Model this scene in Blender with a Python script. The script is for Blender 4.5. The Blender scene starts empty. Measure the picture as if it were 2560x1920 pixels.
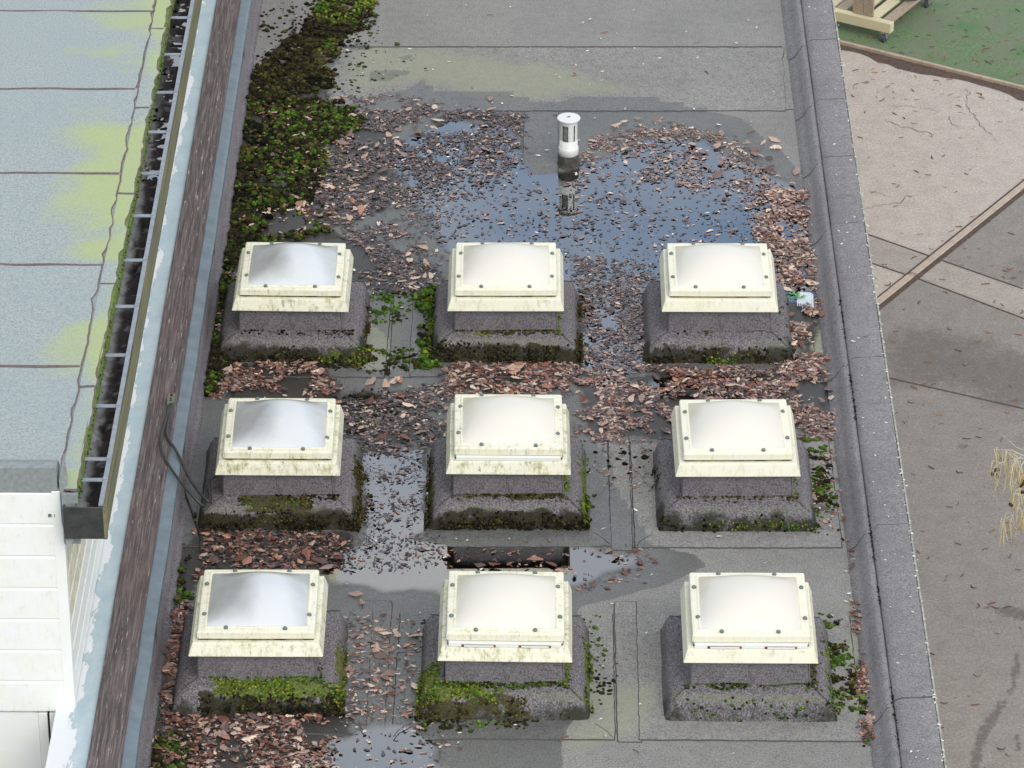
import bpy, math, random
import numpy as np
from mathutils import Vector, Matrix
SC = bpy.context.scene
COL = SC.collection
RNG = np.random.default_rng(7)
random.seed(7)
R = math.radians

# ------------------------------------------------------------------ camera
CAM_F, CAM_PITCH, CAM_YAW, CAM_H = 10270.0, R(29.5), 0.00729, 12.6
cam = bpy.data.cameras.new("camera")
cam.sensor_width = 36.0
cam.lens = 36.0 * CAM_F / 2560.0
cam.clip_start, cam.clip_end = 0.5, 3000.0
cam_o = bpy.data.objects.new("camera", cam)
COL.objects.link(cam_o)
cam_o.location = (0, 0, CAM_H)
cam_o.rotation_euler = (math.pi / 2 - CAM_PITCH, 0, CAM_YAW)
SC.camera = cam_o

# ------------------------------------------------------------------ sky, sun, exposure
SUN_EL, SUN_ROT = R(44), R(152)
world = bpy.data.worlds.new("World")
SC.world = world
world.use_nodes = True
wn, wl = world.node_tree.nodes, world.node_tree.links
wn.clear()
sky = wn.new("ShaderNodeTexSky")
sky.sky_type = 'NISHITA'
sky.sun_disc = False
sky.sun_elevation, sky.sun_rotation = SUN_EL, SUN_ROT
sky.air_density, sky.dust_density, sky.ozone_density = 1.0, 1.5, 1.5
tc = wn.new("ShaderNodeTexCoord")
cn = wn.new("ShaderNodeTexNoise")
cn.inputs['Scale'].default_value = 3.2
cn.inputs['Detail'].default_value = 7.0
cn.inputs['Roughness'].default_value = 0.55
cmap = wn.new("ShaderNodeMapping")
cmap.inputs['Location'].default_value = (3.36, 2.3, 0.0)
cmap.inputs['Scale'].default_value = (1.0, 1.0, 2.2)
cr = wn.new("ShaderNodeValToRGB")
cr.color_ramp.elements[0].position = 0.36
cr.color_ramp.elements[1].position = 0.61
cmix = wn.new("ShaderNodeMixRGB")
cmix.inputs['Color2'].default_value = (7.05, 6.9, 6.58, 1)      # cloud radiance in the sky texture's own units
bg = wn.new("ShaderNodeBackground")
bg.inputs['Strength'].default_value = 0.15
wo = wn.new("ShaderNodeOutputWorld")
wl.new(tc.outputs['Generated'], cmap.inputs['Vector'])
wl.new(cmap.outputs[0], cn.inputs['Vector'])
wl.new(cn.outputs['Fac'], cr.inputs['Fac'])
wl.new(cr.outputs['Color'], cmix.inputs['Fac'])
gain = wn.new("ShaderNodeMixRGB")
gain.blend_type = 'MULTIPLY'
gain.inputs['Fac'].default_value = 1.0
gain.inputs['Color2'].default_value = (1.95, 1.85, 1.68, 1)        # bright, slightly hazy winter blue
wl.new(sky.outputs['Color'], gain.inputs['Color1'])
wl.new(gain.outputs[0], cmix.inputs['Color1'])
wl.new(cmix.outputs['Color'], bg.inputs['Color'])
wl.new(bg.outputs[0], wo.inputs['Surface'])
sun = bpy.data.lights.new("sun", 'SUN')
sun.energy, sun.angle, sun.color = 1.3, R(40), (1.0, 0.945, 0.87)
sun_o = bpy.data.objects.new("sun", sun)
COL.objects.link(sun_o)
# the lamp points down its -Z; sun direction matches the sky (rotation measured clockwise from +Y)
_sd = Vector((math.sin(SUN_ROT) * math.cos(SUN_EL), math.cos(SUN_ROT) * math.cos(SUN_EL), math.sin(SUN_EL)))
sun_o.rotation_euler = _sd.to_track_quat('Z', 'Y').to_euler()
sun_o.location = (0, 0, 60)
vs = SC.view_settings
vs.view_transform, vs.look = 'Standard', 'None'
vs.exposure, vs.gamma = 0.0, 1.0
vs.use_curve_mapping = False
SC.cycles.max_bounces = 8
SC.cycles.transparent_max_bounces = 16
SC.cycles.use_denoising = True
SC.cycles.caustics_reflective = False
SC.cycles.caustics_refractive = False

# ------------------------------------------------------------------ measuring helper: where a measured sight line meets a level z
K = 2560.0 / 2212.0
def G(u, v, z=0.0):
    x, y = (u - 1280) / CAM_F, (960 - v) / CAM_F
    cp, sp = math.cos(CAM_PITCH), math.sin(CAM_PITCH)
    dy, dz = cp + y * sp, -sp + y * cp
    c, s = math.cos(CAM_YAW), math.sin(CAM_YAW)
    dx, dy = x * c - dy * s, x * s + dy * c
    t = (z - CAM_H) / dz
    return (dx * t, dy * t)
def W(pts, z=0.0):
    return np.array([G(u * K, v * K, z) for u, v in pts])
def Y(v, z=0.0):
    return G(1366, v, z)[1]

# ------------------------------------------------------------------ numeric helpers
def sstep(a, b, x):
    t = np.clip((x - a) / (b - a), 0, 1)
    return t * t * (3 - 2 * t)
def _hash(i, j, seed):
    n = (i * 374761393 + j * 668265263 + seed * 974634777) & 0x7fffffff
    n = ((n ^ (n >> 13)) * 1274126177) & 0x7fffffff
    return ((n ^ (n >> 16)) & 0xffff) / 65535.0
def vnoise(x, y, s=1.0, seed=0):
    x, y = np.asarray(x) / s, np.asarray(y) / s
    i, j = np.floor(x).astype(np.int64), np.floor(y).astype(np.int64)
    fx, fy = x - i, y - j
    fx, fy = fx * fx * (3 - 2 * fx), fy * fy * (3 - 2 * fy)
    a, b = _hash(i, j, seed), _hash(i + 1, j, seed)
    c, d = _hash(i, j + 1, seed), _hash(i + 1, j + 1, seed)
    return (a * (1 - fx) + b * fx) * (1 - fy) + (c * (1 - fx) + d * fx) * fy
def fbm(x, y, s=1.0, seed=0, o=4):
    t, a, n = 0, 1.0, 0
    for k in range(o):
        t = t + a * vnoise(x, y, s / 2 ** k, seed + k); n += a; a *= 0.55
    return t / n
def sdf(x, y, poly):
    """signed distance to a polygon, positive inside"""
    x, y = np.asarray(x, float), np.asarray(y, float)
    d = np.full(x.shape, 1e9); ins = np.zeros(x.shape, bool)
    n = len(poly)
    for k in range(n):
        ax, ay = poly[k]; bx, by = poly[(k + 1) % n]
        ex, ey = bx - ax, by - ay
        t = np.clip(((x - ax) * ex + (y - ay) * ey) / (ex * ex + ey * ey + 1e-12), 0, 1)
        d = np.minimum(d, (x - ax - t * ex) ** 2 + (y - ay - t * ey) ** 2)
        c = ((ay > y) != (by > y))
        with np.errstate(divide='ignore', invalid='ignore'):
            xi = ax + (y - ay) * ex / (ey if ey != 0 else 1e-12)
        ins ^= c & (x < xi)
    d = np.sqrt(d)
    return np.where(ins, d, -d)
def line_d(x, y, pts):
    d = np.full(np.shape(x), 1e9)
    for (ax, ay), (bx, by) in zip(pts[:-1], pts[1:]):
        ex, ey = bx - ax, by - ay
        t = np.clip(((x - ax) * ex + (y - ay) * ey) / (ex * ex + ey * ey + 1e-12), 0, 1)
        d = np.minimum(d, np.hypot(x - ax - t * ex, y - ay - t * ey))
    return d
def mask(x, y, poly, soft=0.06, rag=0.08, s=0.25, seed=1):
    d = sdf(x, y, poly) + rag * (fbm(x, y, s, seed) - 0.5) * 2
    return sstep(-soft, soft, d)

# ------------------------------------------------------------------ mesh helpers
def arr_mesh(name, V, T, mats, mi=None, col=None, colname='tint', smooth=False):
    V = np.asarray(V, np.float32).reshape(-1, 3); T = np.asarray(T, np.int32)
    k = T.shape[1]
    me = bpy.data.meshes.new(name)
    me.vertices.add(len(V)); me.vertices.foreach_set('co', V.ravel())
    me.loops.add(T.size); me.loops.foreach_set('vertex_index', T.ravel())
    me.polygons.add(len(T))
    me.polygons.foreach_set('loop_start', np.arange(0, T.size, k, dtype=np.int32))
    try:
        me.polygons.foreach_set('loop_total', np.full(len(T), k, np.int32))
    except Exception:
        pass
    for m in (mats if isinstance(mats, (list, tuple)) else [mats]):
        me.materials.append(m)
    if mi is not None:
        me.polygons.foreach_set('material_index', np.asarray(mi, np.int32))
    me.polygons.foreach_set('use_smooth', np.full(len(T), bool(smooth)))
    if col is not None:
        a = me.attributes.new(colname, 'FLOAT_COLOR', 'POINT')
        a.data.foreach_set('color', np.asarray(col, np.float32).ravel())
    me.update(calc_edges=True)
    me.validate()
    return me
def link(name, me, parent=None, loc=None):
    o = bpy.data.objects.new(name, me); COL.objects.link(o)
    if parent is not None:
        o.parent = parent
    if loc is not None:
        o.location = loc
    return o
class MB:
    """collects simple shapes into one mesh"""
    def __init__(s): s.v, s.f, s.m = [], [], []
    def quad_faces(s, vs_, fs, m=0):
        b = len(s.v); s.v += [tuple(p) for p in vs_]; s.f += [tuple(i + b for i in f) for f in fs]; s.m += [m] * len(fs)
    def box(s, x0, x1, y0, y1, z0, z1, m=0, M=None, ch=0.0):
        if ch > 0:
            P = []
            for z, c in ((z0, ch), (z0 + ch, 0), (z1 - ch, 0), (z1, ch)):
                P.append([(x0 + c, y0 + c, z), (x1 - c, y0 + c, z), (x1 - c, y1 - c, z), (x0 + c, y1 - c, z)])
            v = [p for r in P for p in r]
            f = [(3, 2, 1, 0), (12, 13, 14, 15)]
            for k in range(3):
                for i in range(4):
                    j = (i + 1) % 4
                    f.append((4 * k + i, 4 * k + j, 4 * k + 4 + j, 4 * k + 4 + i))
        else:
            v = [(x0, y0, z0), (x1, y0, z0), (x1, y1, z0), (x0, y1, z0), (x0, y0, z1), (x1, y0, z1), (x1, y1, z1), (x0, y1, z1)]
            f = [(3, 2, 1, 0), (4, 5, 6, 7), (0, 1, 5, 4), (1, 2, 6, 5), (2, 3, 7, 6), (3, 0, 4, 7)]
        if M is not None:
            v = [tuple(M @ Vector(p)) for p in v]
        s.quad_faces(v, f, m)
    def tube(s, pts, r, n=8, m=0, cap=True):
        pts = [Vector(p) for p in pts]
        rs = r if isinstance(r, (list, tuple)) else [r] * len(pts)
        rings = []
        for i, p in enumerate(pts):
            d = (pts[min(i + 1, len(pts) - 1)] - pts[max(i - 1, 0)]).normalized()
            a = d.orthogonal().normalized() if i == 0 else (a - d * a.dot(d)).normalized()
            b = d.cross(a)
            rings.append([p + (a * math.cos(2 * math.pi * k / n) + b * math.sin(2 * math.pi * k / n)) * rs[i] for k in range(n)])
        v = [p for q in rings for p in q]; f = []
        for i in range(len(pts) - 1):
            for k in range(n):
                l = (k + 1) % n
                f.append((i * n + k, i * n + l, i * n + n + l, i * n + n + k))
        if cap:
            f.append(tuple(range(n - 1, -1, -1))); f.append(tuple((len(pts) - 1) * n + k for k in range(n)))
        s.quad_faces(v, f, m)
    def lathe(s, prof, n=20, m=0, c=(0, 0)):
        v = [(c[0] + r * math.cos(2 * math.pi * k / n), c[1] + r * math.sin(2 * math.pi * k / n), z) for r, z in prof for k in range(n)]
        f = []
        for i in range(len(prof) - 1):
            for k in range(n):
                l = (k + 1) % n
                f.append((i * n + k, i * n + l, i * n + n + l, i * n + n + k))
        s.quad_faces(v, f, m)
    def prism(s, prof, y0, y1, m=0, n=1, wob=0.0, seed=0, caps=True):
        """profile in x,z swept along y"""
        k = len(prof); v = []
        rr = random.Random(seed)
        for i in range(n + 1):
            y = y0 + (y1 - y0) * i / n
            wx = (rr.random() - .5) * wob; wz = (rr.random() - .5) * wob
            v += [(x + wx, y, z + wz) for x, z in prof]
        f = []
        for i in range(n):
            for a in range(k):
                b = (a + 1) % k
                f.append((i * k + a, i * k + b, i * k + k + b, i * k + k + a))
        if caps: f.append(tuple(range(k - 1, -1, -1))); f.append(tuple(n * k + a for a in range(k)))
        s.quad_faces(v, f, m)
    def build(s, name, mats, parent=None, smooth=False, loc=None, fix=True):
        me = bpy.data.meshes.new(name)
        me.from_pydata(s.v, [], s.f)
        for m in (mats if isinstance(mats, (list, tuple)) else [mats]):
            me.materials.append(m)
        me.polygons.foreach_set('material_index', s.m)
        if fix:
            import bmesh
            bm = bmesh.new(); bm.from_mesh(me)
            bmesh.ops.recalc_face_normals(bm, faces=bm.faces)
            bm.to_mesh(me); bm.free()
        me.polygons.foreach_set('use_smooth', [bool(smooth) and len(f) <= 4 for f in s.f])
        me.update()
        return link(name, me, parent, loc)
def tag(o, label=None, cat=None, group=None, kind=None):
    if label: o['label'] = label
    if cat: o['category'] = cat
    if group: o['group'] = group
    if kind: o['kind'] = kind
    return o
def empty(name, loc=(0, 0, 0), rz=0.0):
    o = bpy.data.objects.new(name, None); COL.objects.link(o)
    o.location = loc; o.rotation_euler = (0, 0, rz); o.empty_display_size = 0.1
    return o

# ------------------------------------------------------------------ materials
def lin(c):
    return tuple(((x / 255) / 12.92 if x / 255 <= 0.04045 else ((x / 255 + 0.055) / 1.055) ** 2.4) for x in c)
class NT:
    def __init__(s, name):
        s.mat = bpy.data.materials.new(name); s.mat.use_nodes = True
        s.n, s.l = s.mat.node_tree.nodes, s.mat.node_tree.links
        s.b = s.n['Principled BSDF']; s.out = s.n['Material Output']
        s.tc = s.n.new('ShaderNodeTexCoord')
    def sock(s, inp, v):
        if hasattr(v, 'is_output'): s.l.new(v, inp)
        elif isinstance(v, (tuple, list)):
            inp.default_value = (*v, 1.0) if len(v) == 3 and inp.type == 'RGBA' else v
        else: inp.default_value = v
    def set(s, k, v): s.sock(s.b.inputs[k], v)
    def coord(s, scale=(1, 1, 1), kind='Object', rot=(0, 0, 0)):
        m = s.n.new('ShaderNodeMapping'); m.inputs['Scale'].default_value = scale; m.inputs['Rotation'].default_value = rot
        s.l.new(s.tc.outputs[kind], m.inputs['Vector']); return m.outputs[0]
    def noise(s, sc, det=4, rough=.55, vec=None, dist=0.0):
        n = s.n.new('ShaderNodeTexNoise'); n.inputs['Scale'].default_value = sc; n.inputs['Detail'].default_value = det
        n.inputs['Roughness'].default_value = rough; n.inputs['Distortion'].default_value = dist
        s.l.new(vec if vec is not None else s.tc.outputs['Object'], n.inputs['Vector']); return n.outputs['Fac']
    def vor(s, sc, vec=None, out='Distance', feat='F1'):
        n = s.n.new('ShaderNodeTexVoronoi'); n.inputs['Scale'].default_value = sc; n.feature = feat
        s.l.new(vec if vec is not None else s.tc.outputs['Object'], n.inputs['Vector']); return n.outputs[out]
    def ramp(s, f, *st):
        r = s.n.new('ShaderNodeValToRGB'); e = r.color_ramp.elements
        while len(e) < len(st): e.new(0.5)
        for k, (p, c) in enumerate(st):
            e[k].position = p; e[k].color = (*(c if isinstance(c, (tuple, list)) else (c, c, c)), 1)
        s.l.new(f, r.inputs['Fac']); return r.outputs['Color']
    def mix(s, f, a, b, mode='MIX'):
        m = s.n.new('ShaderNodeMixRGB'); m.blend_type = mode
        s.sock(m.inputs['Fac'], f); s.sock(m.inputs['Color1'], a); s.sock(m.inputs['Color2'], b); return m.outputs[0]
    def math(s, op, a, b=0.0, clamp=False):
        m = s.n.new('ShaderNodeMath'); m.operation = op; m.use_clamp = clamp
        s.sock(m.inputs[0], a); s.sock(m.inputs[1], b); return m.outputs[0]
    def attr(s, name, kind='GEOMETRY', out='Color'):
        a = s.n.new('ShaderNodeAttribute'); a.attribute_type = kind; a.attribute_name = name; return a.outputs[out]
    def sep(s, c):
        m = s.n.new('ShaderNodeSeparateColor'); s.l.new(c, m.inputs[0]); return m.outputs
    def xyz(s, v):
        m = s.n.new('ShaderNodeSeparateXYZ'); s.l.new(v, m.inputs[0]); return m.outputs
    def bump(s, h, st=.3, d=.01):
        b = s.n.new('ShaderNodeBump'); b.inputs['Strength'].default_value = st; b.inputs['Distance'].default_value = d
        s.l.new(h, b.inputs['Height']); s.l.new(b.outputs[0], s.b.inputs['Normal'])
    def rand(s):
        n = s.n.new('ShaderNodeObjectInfo'); return n.outputs['Random']
WORLDC = 'Object'
def felt_mat(name, c1, c2, use_map=True, grime=True):
    t = NT(name)
    sp = t.noise(95, 3, .85)
    base = t.mix(t.ramp(sp, (.40, 0), (.60, 1)), c1, c2)
    big = t.noise(1.3, 5, .6)
    base = t.mix(t.math('MULTIPLY', t.ramp(big, (.35, 0), (.7, 1)), .35), base, tuple(x * .72 for x in c1))
    mid = t.noise(14, 4, .65)
    base = t.mix(t.math('MULTIPLY', t.ramp(mid, (.3, 0), (.75, 1)), .30), base, tuple(x * 1.18 for x in c2))
    spk = t.vor(260)
    base = t.mix(t.math('MULTIPLY', t.ramp(spk, (.05, 1), (.16, 0)), .35), base, (.42, .42, .40))
    rough = .82
    if use_map:
        w, si, mu = t.sep(t.attr('stain'))[0:3]
        brk = t.math('SUBTRACT', t.noise(26, 5, .7), .5)
        w2 = t.ramp(t.math('ADD', w, t.math('MULTIPLY', brk, .35)), (.42, 0), (.56, 1))
        s2 = t.math('MULTIPLY', t.ramp(t.math('ADD', si, t.math('MULTIPLY', brk, .8)), (.3, 0), (1.1, 1)), .6)
        m2 = t.ramp(t.math('ADD', mu, t.math('MULTIPLY', brk, .9)), (.36, 0), (.66, 1))
        base = t.mix(s2, base, lin((148, 152, 128)))
        base = t.mix(t.math('MULTIPLY', w2, .93), base, t.mix(1.0, base, (.53, .55, .55), 'MULTIPLY'))
        base = t.mix(t.math('MULTIPLY', m2, .9), base, t.mix(t.noise(60, 4, .7), (.012, .011, .009), (.055, .048, .04)))
        rough = t.math('SUBTRACT', .85, t.math('MULTIPLY', w2, .48))
    t.set('Base Color', base); t.set('Roughness', rough)
    t.bump(t.mix(.3, sp, mid), .35, .004)
    return t.mat
M = {}
M['felt'] = felt_mat('roof_felt', lin((96, 96, 96)), lin((158, 157, 153)))
M['felt_kerb'] = felt_mat('kerb_felt', lin((62, 60, 63)), lin((140, 136, 141)), False)
M['felt_cap'] = felt_mat('capping_felt', lin((92, 91, 93)), lin((150, 148, 150)), False)
def fillet_mat():
    t = NT('fillet_felt')
    sp = t.noise(95, 3, .85)
    base = t.mix(t.ramp(sp, (.40, 0), (.60, 1)), lin((62, 60, 63)), lin((138, 134, 138)))
    g, a, p = t.sep(t.attr('stain'))[0:3]
    n = t.noise(34, 5, .75)
    gg = t.ramp(t.math('ADD', g, t.math('MULTIPLY', t.math('SUBTRACT', n, .5), 1.7)), (.26, 0), (.82, 1))
    base = t.mix(t.math('MULTIPLY', gg, .92), base, t.mix(t.noise(55, 3, .7), (.010, .011, .007), (.034, .036, .020)))
    ag = t.ramp(t.math('ADD', a, t.math('MULTIPLY', t.math('SUBTRACT', n, .5), .9)), (.45, 0), (.9, 1))
    base = t.mix(t.math('MULTIPLY', ag, .75), base, lin((120, 126, 96)))
    pg = t.ramp(t.math('ADD', p, t.math('MULTIPLY', t.math('SUBTRACT', t.noise(70, 4, .75), .5), .9)), (.36, 0), (.6, 1))
    mc = t.mix(1.0, t.attr('mosscol'), t.ramp(t.noise(62, 5, .85), (.36, (.18, .18, .2)), (.5, (.8, .8, .8)), (.66, (1.9, 1.85, 1.5))), 'MULTIPLY')
    base = t.mix(t.math('MULTIPLY', pg, .95), base, mc)
    t.set('Base Color', base); t.set('Roughness', .9); t.bump(t.mix(pg, sp, t.noise(110, 4, .75)), .5, .006)
    return t.mat
M['fillet'] = fillet_mat()
def bitumen():
    t = NT('bitumen_edge')
    t.set('Base Color', t.mix(t.noise(40, 3), (.03, .03, .032), (.085, .085, .085))); t.set('Roughness', .7); return t.mat
M['bitumen'] = bitumen()
def water():
    t = NT('puddle_water')
    tr = t.n.new('ShaderNodeBsdfTransparent'); tr.inputs['Color'].default_value = (.62, .60, .52, 1)
    t.l.new(t.mix(t.sep(t.attr('film'))[0], (1, 1, 1), (.76, .73, .64)), tr.inputs['Color'])
    gl = t.n.new('ShaderNodeBsdfGlossy'); gl.inputs['Roughness'].default_value = 0.015; gl.inputs['Color'].default_value = (1, 1, 1, 1)
    fr = t.n.new('ShaderNodeFresnel'); fr.inputs['IOR'].default_value = 4.6
    bp = t.n.new('ShaderNodeBump'); bp.inputs['Strength'].default_value = .03; bp.inputs['Distance'].default_value = .004
    t.l.new(t.noise(9, 2, .5), bp.inputs['Height'])
    t.l.new(bp.outputs[0], gl.inputs['Normal']); t.l.new(bp.outputs[0], fr.inputs['Normal'])
    mx = t.n.new('ShaderNodeMixShader')
    t.l.new(t.math('MULTIPLY', fr.outputs[0], t.sep(t.attr('film'))[0]), mx.inputs[0]); t.l.new(tr.outputs[0], mx.inputs[1]); t.l.new(gl.outputs[0], mx.inputs[2])
    t.l.new(mx.outputs[0], t.out.inputs['Surface'])
    return t.mat
M['water'] = water()
def tinted(name, rough=.75, var=.35, sc=60, bump=.3, spec=.5):
    t = NT(name)
    c = t.attr('tint')
    n = t.noise(sc, 4, .65)
    c = t.mix(var, c, t.mix(1.0, c, t.mix(n, (.35, .35, .35), (1.75, 1.75, 1.75)), 'MULTIPLY'))
    t.set('Base Color', c); t.set('Roughness', rough); t.set('Specular IOR Level', spec); t.bump(n, bump, .004)
    return t.mat
M['moss'] = tinted('moss_cushions', .95, .55, 130, .6, .1)
M['litter'] = tinted('leaf_litter', .3, .3, 70, .3, 1.0)
M['drylitter'] = tinted('dry_leaf', .65, .3, 70, .3, .3)
M['flecks'] = tinted('pale_flecks', .7, .15, 40, .1)
def simple_(name, c, c2):
    t = NT(name); t.set('Base Color', t.mix(t.ramp(t.noise(14, 5, .7), (.42, 0), (.6, 1)), c, c2)); t.set('Roughness', .8); return t.mat
def upvc(name, base, alg=(168, 166, 112)):
    """aged white plastic: creamy, algae in the creases and in streaks; object property «algae» scales it"""
    t = NT(name)
    a = t.attr('algae', 'OBJECT', 'Fac')
    ad = t.n.new('ShaderNodeVectorMath'); ad.operation = 'ADD'; cb_ = t.n.new('ShaderNodeCombineXYZ')
    t.l.new(t.math('MULTIPLY', t.rand(), 50.0), cb_.inputs[0]); t.l.new(t.tc.outputs['Object'], ad.inputs[0]); t.l.new(cb_.outputs[0], ad.inputs[1])
    ov = ad.outputs[0]
    mp = t.n.new('ShaderNodeMapping'); mp.inputs['Scale'].default_value = (44, 44, 9); t.l.new(ov, mp.inputs['Vector'])
    n = t.noise(7, 5, .65, ov)
    b = t.mix(t.ramp(n, (.3, 0), (.75, 1)), base, tuple(x * y for x, y in zip(base, (.97, .97, .86))))
    st = t.noise(1.0, 5, .7, mp.outputs[0])
    sp = t.noise(15, 6, .72, ov)
    k = t.math('MULTIPLY', t.ramp(t.math('ADD', t.math('MULTIPLY', st, .5), t.math('MULTIPLY', sp, .55)), (.50, 0), (.68, 1)), a)
    b = t.mix(k, b, lin(alg))
    k2 = t.math('MULTIPLY', t.ramp(t.math('ADD', t.math('MULTIPLY', st, .6), t.math('MULTIPLY', t.noise(24, 5, .75, ov), .5)), (.62, 0), (.69, 1)), a)
    b = t.mix(t.math('MULTIPLY', k2, .8), b, lin((98, 100, 60)))
    t.set('Base Color', b); t.set('Roughness', .38); t.set('Specular IOR Level', .4); t.bump(n, .05, .004)
    return t.mat
M['upvc'] = upvc('aged_plastic', (.84, .83, .715))
M['upvc_white'] = upvc('white_plastic', (.84, .87, .88), (196, 200, 160))
M['dark_gap'] = simple_('grimy_gap_shade', lin((120, 116, 92)), lin((48, 46, 38)))
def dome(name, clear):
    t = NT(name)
    p = t.attr('tone')
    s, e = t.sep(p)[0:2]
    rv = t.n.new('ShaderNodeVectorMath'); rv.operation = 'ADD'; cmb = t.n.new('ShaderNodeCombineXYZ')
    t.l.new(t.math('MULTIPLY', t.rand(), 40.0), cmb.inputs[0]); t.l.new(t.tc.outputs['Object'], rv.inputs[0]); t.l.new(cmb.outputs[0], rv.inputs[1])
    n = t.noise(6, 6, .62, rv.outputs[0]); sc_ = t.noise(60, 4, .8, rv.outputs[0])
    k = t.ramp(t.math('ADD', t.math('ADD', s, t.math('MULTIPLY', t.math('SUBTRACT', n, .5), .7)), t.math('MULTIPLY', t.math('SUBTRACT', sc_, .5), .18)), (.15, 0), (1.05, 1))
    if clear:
        c = t.mix(k, (.64, .68, .71), (.33, .345, .35))  # whiter middle and grey sides: reflected sky put into the base colour
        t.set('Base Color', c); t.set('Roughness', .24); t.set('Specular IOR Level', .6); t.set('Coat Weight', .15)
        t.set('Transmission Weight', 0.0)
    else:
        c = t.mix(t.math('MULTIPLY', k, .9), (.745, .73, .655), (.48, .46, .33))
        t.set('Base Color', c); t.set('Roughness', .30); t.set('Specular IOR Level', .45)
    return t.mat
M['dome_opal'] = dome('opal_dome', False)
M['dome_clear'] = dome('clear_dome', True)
def simple(name, c, rough=.6, metal=0.0, c2=None, sc=12, bump=.1, spec=.5):
    t = NT(name); n = t.noise(sc, 5, .65)
    t.set('Base Color', t.mix(t.ramp(n, (.3, 0), (.72, 1)), c, c2 or tuple(x * .7 for x in c)))
    t.set('Roughness', rough); t.set('Metallic', metal); t.set('Specular IOR Level', spec); t.bump(n, bump, .003); return t.mat
M['bolt'] = simple('bolt_cap', lin((120, 135, 130)), .45, .1, lin((84, 98, 92)))
M['slot'] = simple('vent_slot', lin((150, 90, 60)), .7, 0, (.02, .015, .01), 30)
M['pipe'] = simple('white_pipe', (.80, .83, .83), .35, 0, (.66, .69, .66), 18)
M['dark'] = simple('dark_void', (.015, .014, .013), .9)
M['black_plastic'] = simple('black_plastic', (.022, .022, .024), .35, 0, (.05, .05, .048), 25)
M['gutter'] = simple('gutter_metal', lin((150, 160, 172)), .5, .0, lin((124, 132, 138)), 20)
M['gutter_black'] = simple('gutter_end', (.022, .024, .028), .45, 0, (.06, .065, .06), 18)
def algae_strip():
    t = NT('gutter_side')
    v = t.coord((30, 1.2, 30))
    n = t.noise(1.0, 5, .7, v)
    c = t.ramp(n, (.3, lin((70, 74, 66))), (.5, lin((112, 112, 90))), (.7, lin((146, 140, 78))))
    t.set('Base Color', c); t.set('Roughness', .7); return t.mat
M['gutter_side'] = algae_strip()
def wood_grey():
    t = NT('weathered_board')
    v = t.coord((1, .035, 1))
    g = t.noise(95, 6, .7, v)
    g2 = t.noise(130, 3, .7, t.coord((1, .05, 1)))
    big = t.noise(3.5, 3, .5, t.coord((1, .35, 1)))
    c = t.ramp(g, (.28, lin((44, 40, 42))), (.5, lin((92, 83, 83))), (.72, lin((138, 128, 126))))
    c = t.mix(t.math('MULTIPLY', t.ramp(big, (.5, 0), (.75, 1)), .3), c, lin((108, 80, 76)))
    fl = t.math('MULTIPLY', t.ramp(g2, (.60, 0), (.66, 1)), t.ramp(t.noise(30, 4, .7, t.coord((1, .12, 1))), (.5, 0), (.62, 1)))
    c = t.mix(fl, c, lin((205, 200, 196)))
    rust = t.math('MULTIPLY', t.ramp(t.noise(5, 4, .6, t.coord((3, .6, 1))), (.68, 0), (.76, 1)), .8)
    c = t.mix(rust, c, lin((176, 96, 56)))
    t.set('Base Color', c); t.set('Roughness', .85); t.bump(g, .7, .006); return t.mat
M['board'] = wood_grey()
def flashing():
    t = NT('pale_flashing')
    n = t.noise(9, 6, .65, t.coord((1, .5, 1)))
    c = t.mix(t.ramp(n, (.3, 0), (.7, 1)), lin((164, 184, 194)), lin((188, 203, 210)))
    x = t.xyz(t.tc.outputs['Object'])[0]
    e = t.math('ADD', t.math('MULTIPLY', t.math('ADD', x, 2.40), -14.0), t.math('MULTIPLY', t.math('SUBTRACT', t.noise(6.5, 7, .68, t.coord((1.6, .55, 1))), .5), 4.4))
    k = t.ramp(e, (.45, 0), (.55, 1))
    c = t.mix(k, c, lin((222, 226, 230)))
    k2 = t.ramp(t.math('ABSOLUTE', t.math('SUBTRACT', e, .5), 0), (.02, 1), (.12, 0))
    c = t.mix(t.math('MULTIPLY', k2, .35), c, lin((120, 130, 130)))
    t.set('Base Color', c); t.set('Roughness', .55); t.bump(n, .1, .003); return t.mat
M['flashing'] = flashing()
M['zinc'] = simple('zinc_strip', lin((122, 136, 146)), .5, .15, lin((100, 114, 122)), 9)
def felt_pale():
    t = NT('pale_roof_felt')
    sp = t.noise(85, 3, .85)
    c = t.mix(t.ramp(sp, (.36, 0), (.64, 1)), lin((132, 143, 144)), lin((176, 186, 185)))
    c = t.mix(t.math('MULTIPLY', t.ramp(t.noise(2.2, 4, .6), (.4, 0), (.7, 1)), .4), c, lin((150, 162, 166)))
    g = t.sep(t.attr('stain'))[0]
    n = t.math('SUBTRACT', t.noise(7, 6, .7), .5)
    k = t.ramp(t.math('ADD', g, t.math('MULTIPLY', n, .9)), (.30, 0), (1.25, 1))
    c = t.mix(t.math('MULTIPLY', k, .72), c, lin((172, 186, 116)))
    t.set('Base Color', c); t.set('Roughness', .85); t.bump(sp, .3, .004); return t.mat
M['felt_pale'] = felt_pale()
M['curb_felt'] = simple('grey_verge', lin((150, 158, 160)), .85, 0, lin((120, 128, 128)), 40)
M['clad'] = upvc('white_cladding', (.89, .93, .95), (205, 206, 176))
M['glass'] = simple('window_glass', lin((70, 84, 98)), .06, 0, lin((50, 60, 70)), 3, 0)
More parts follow.
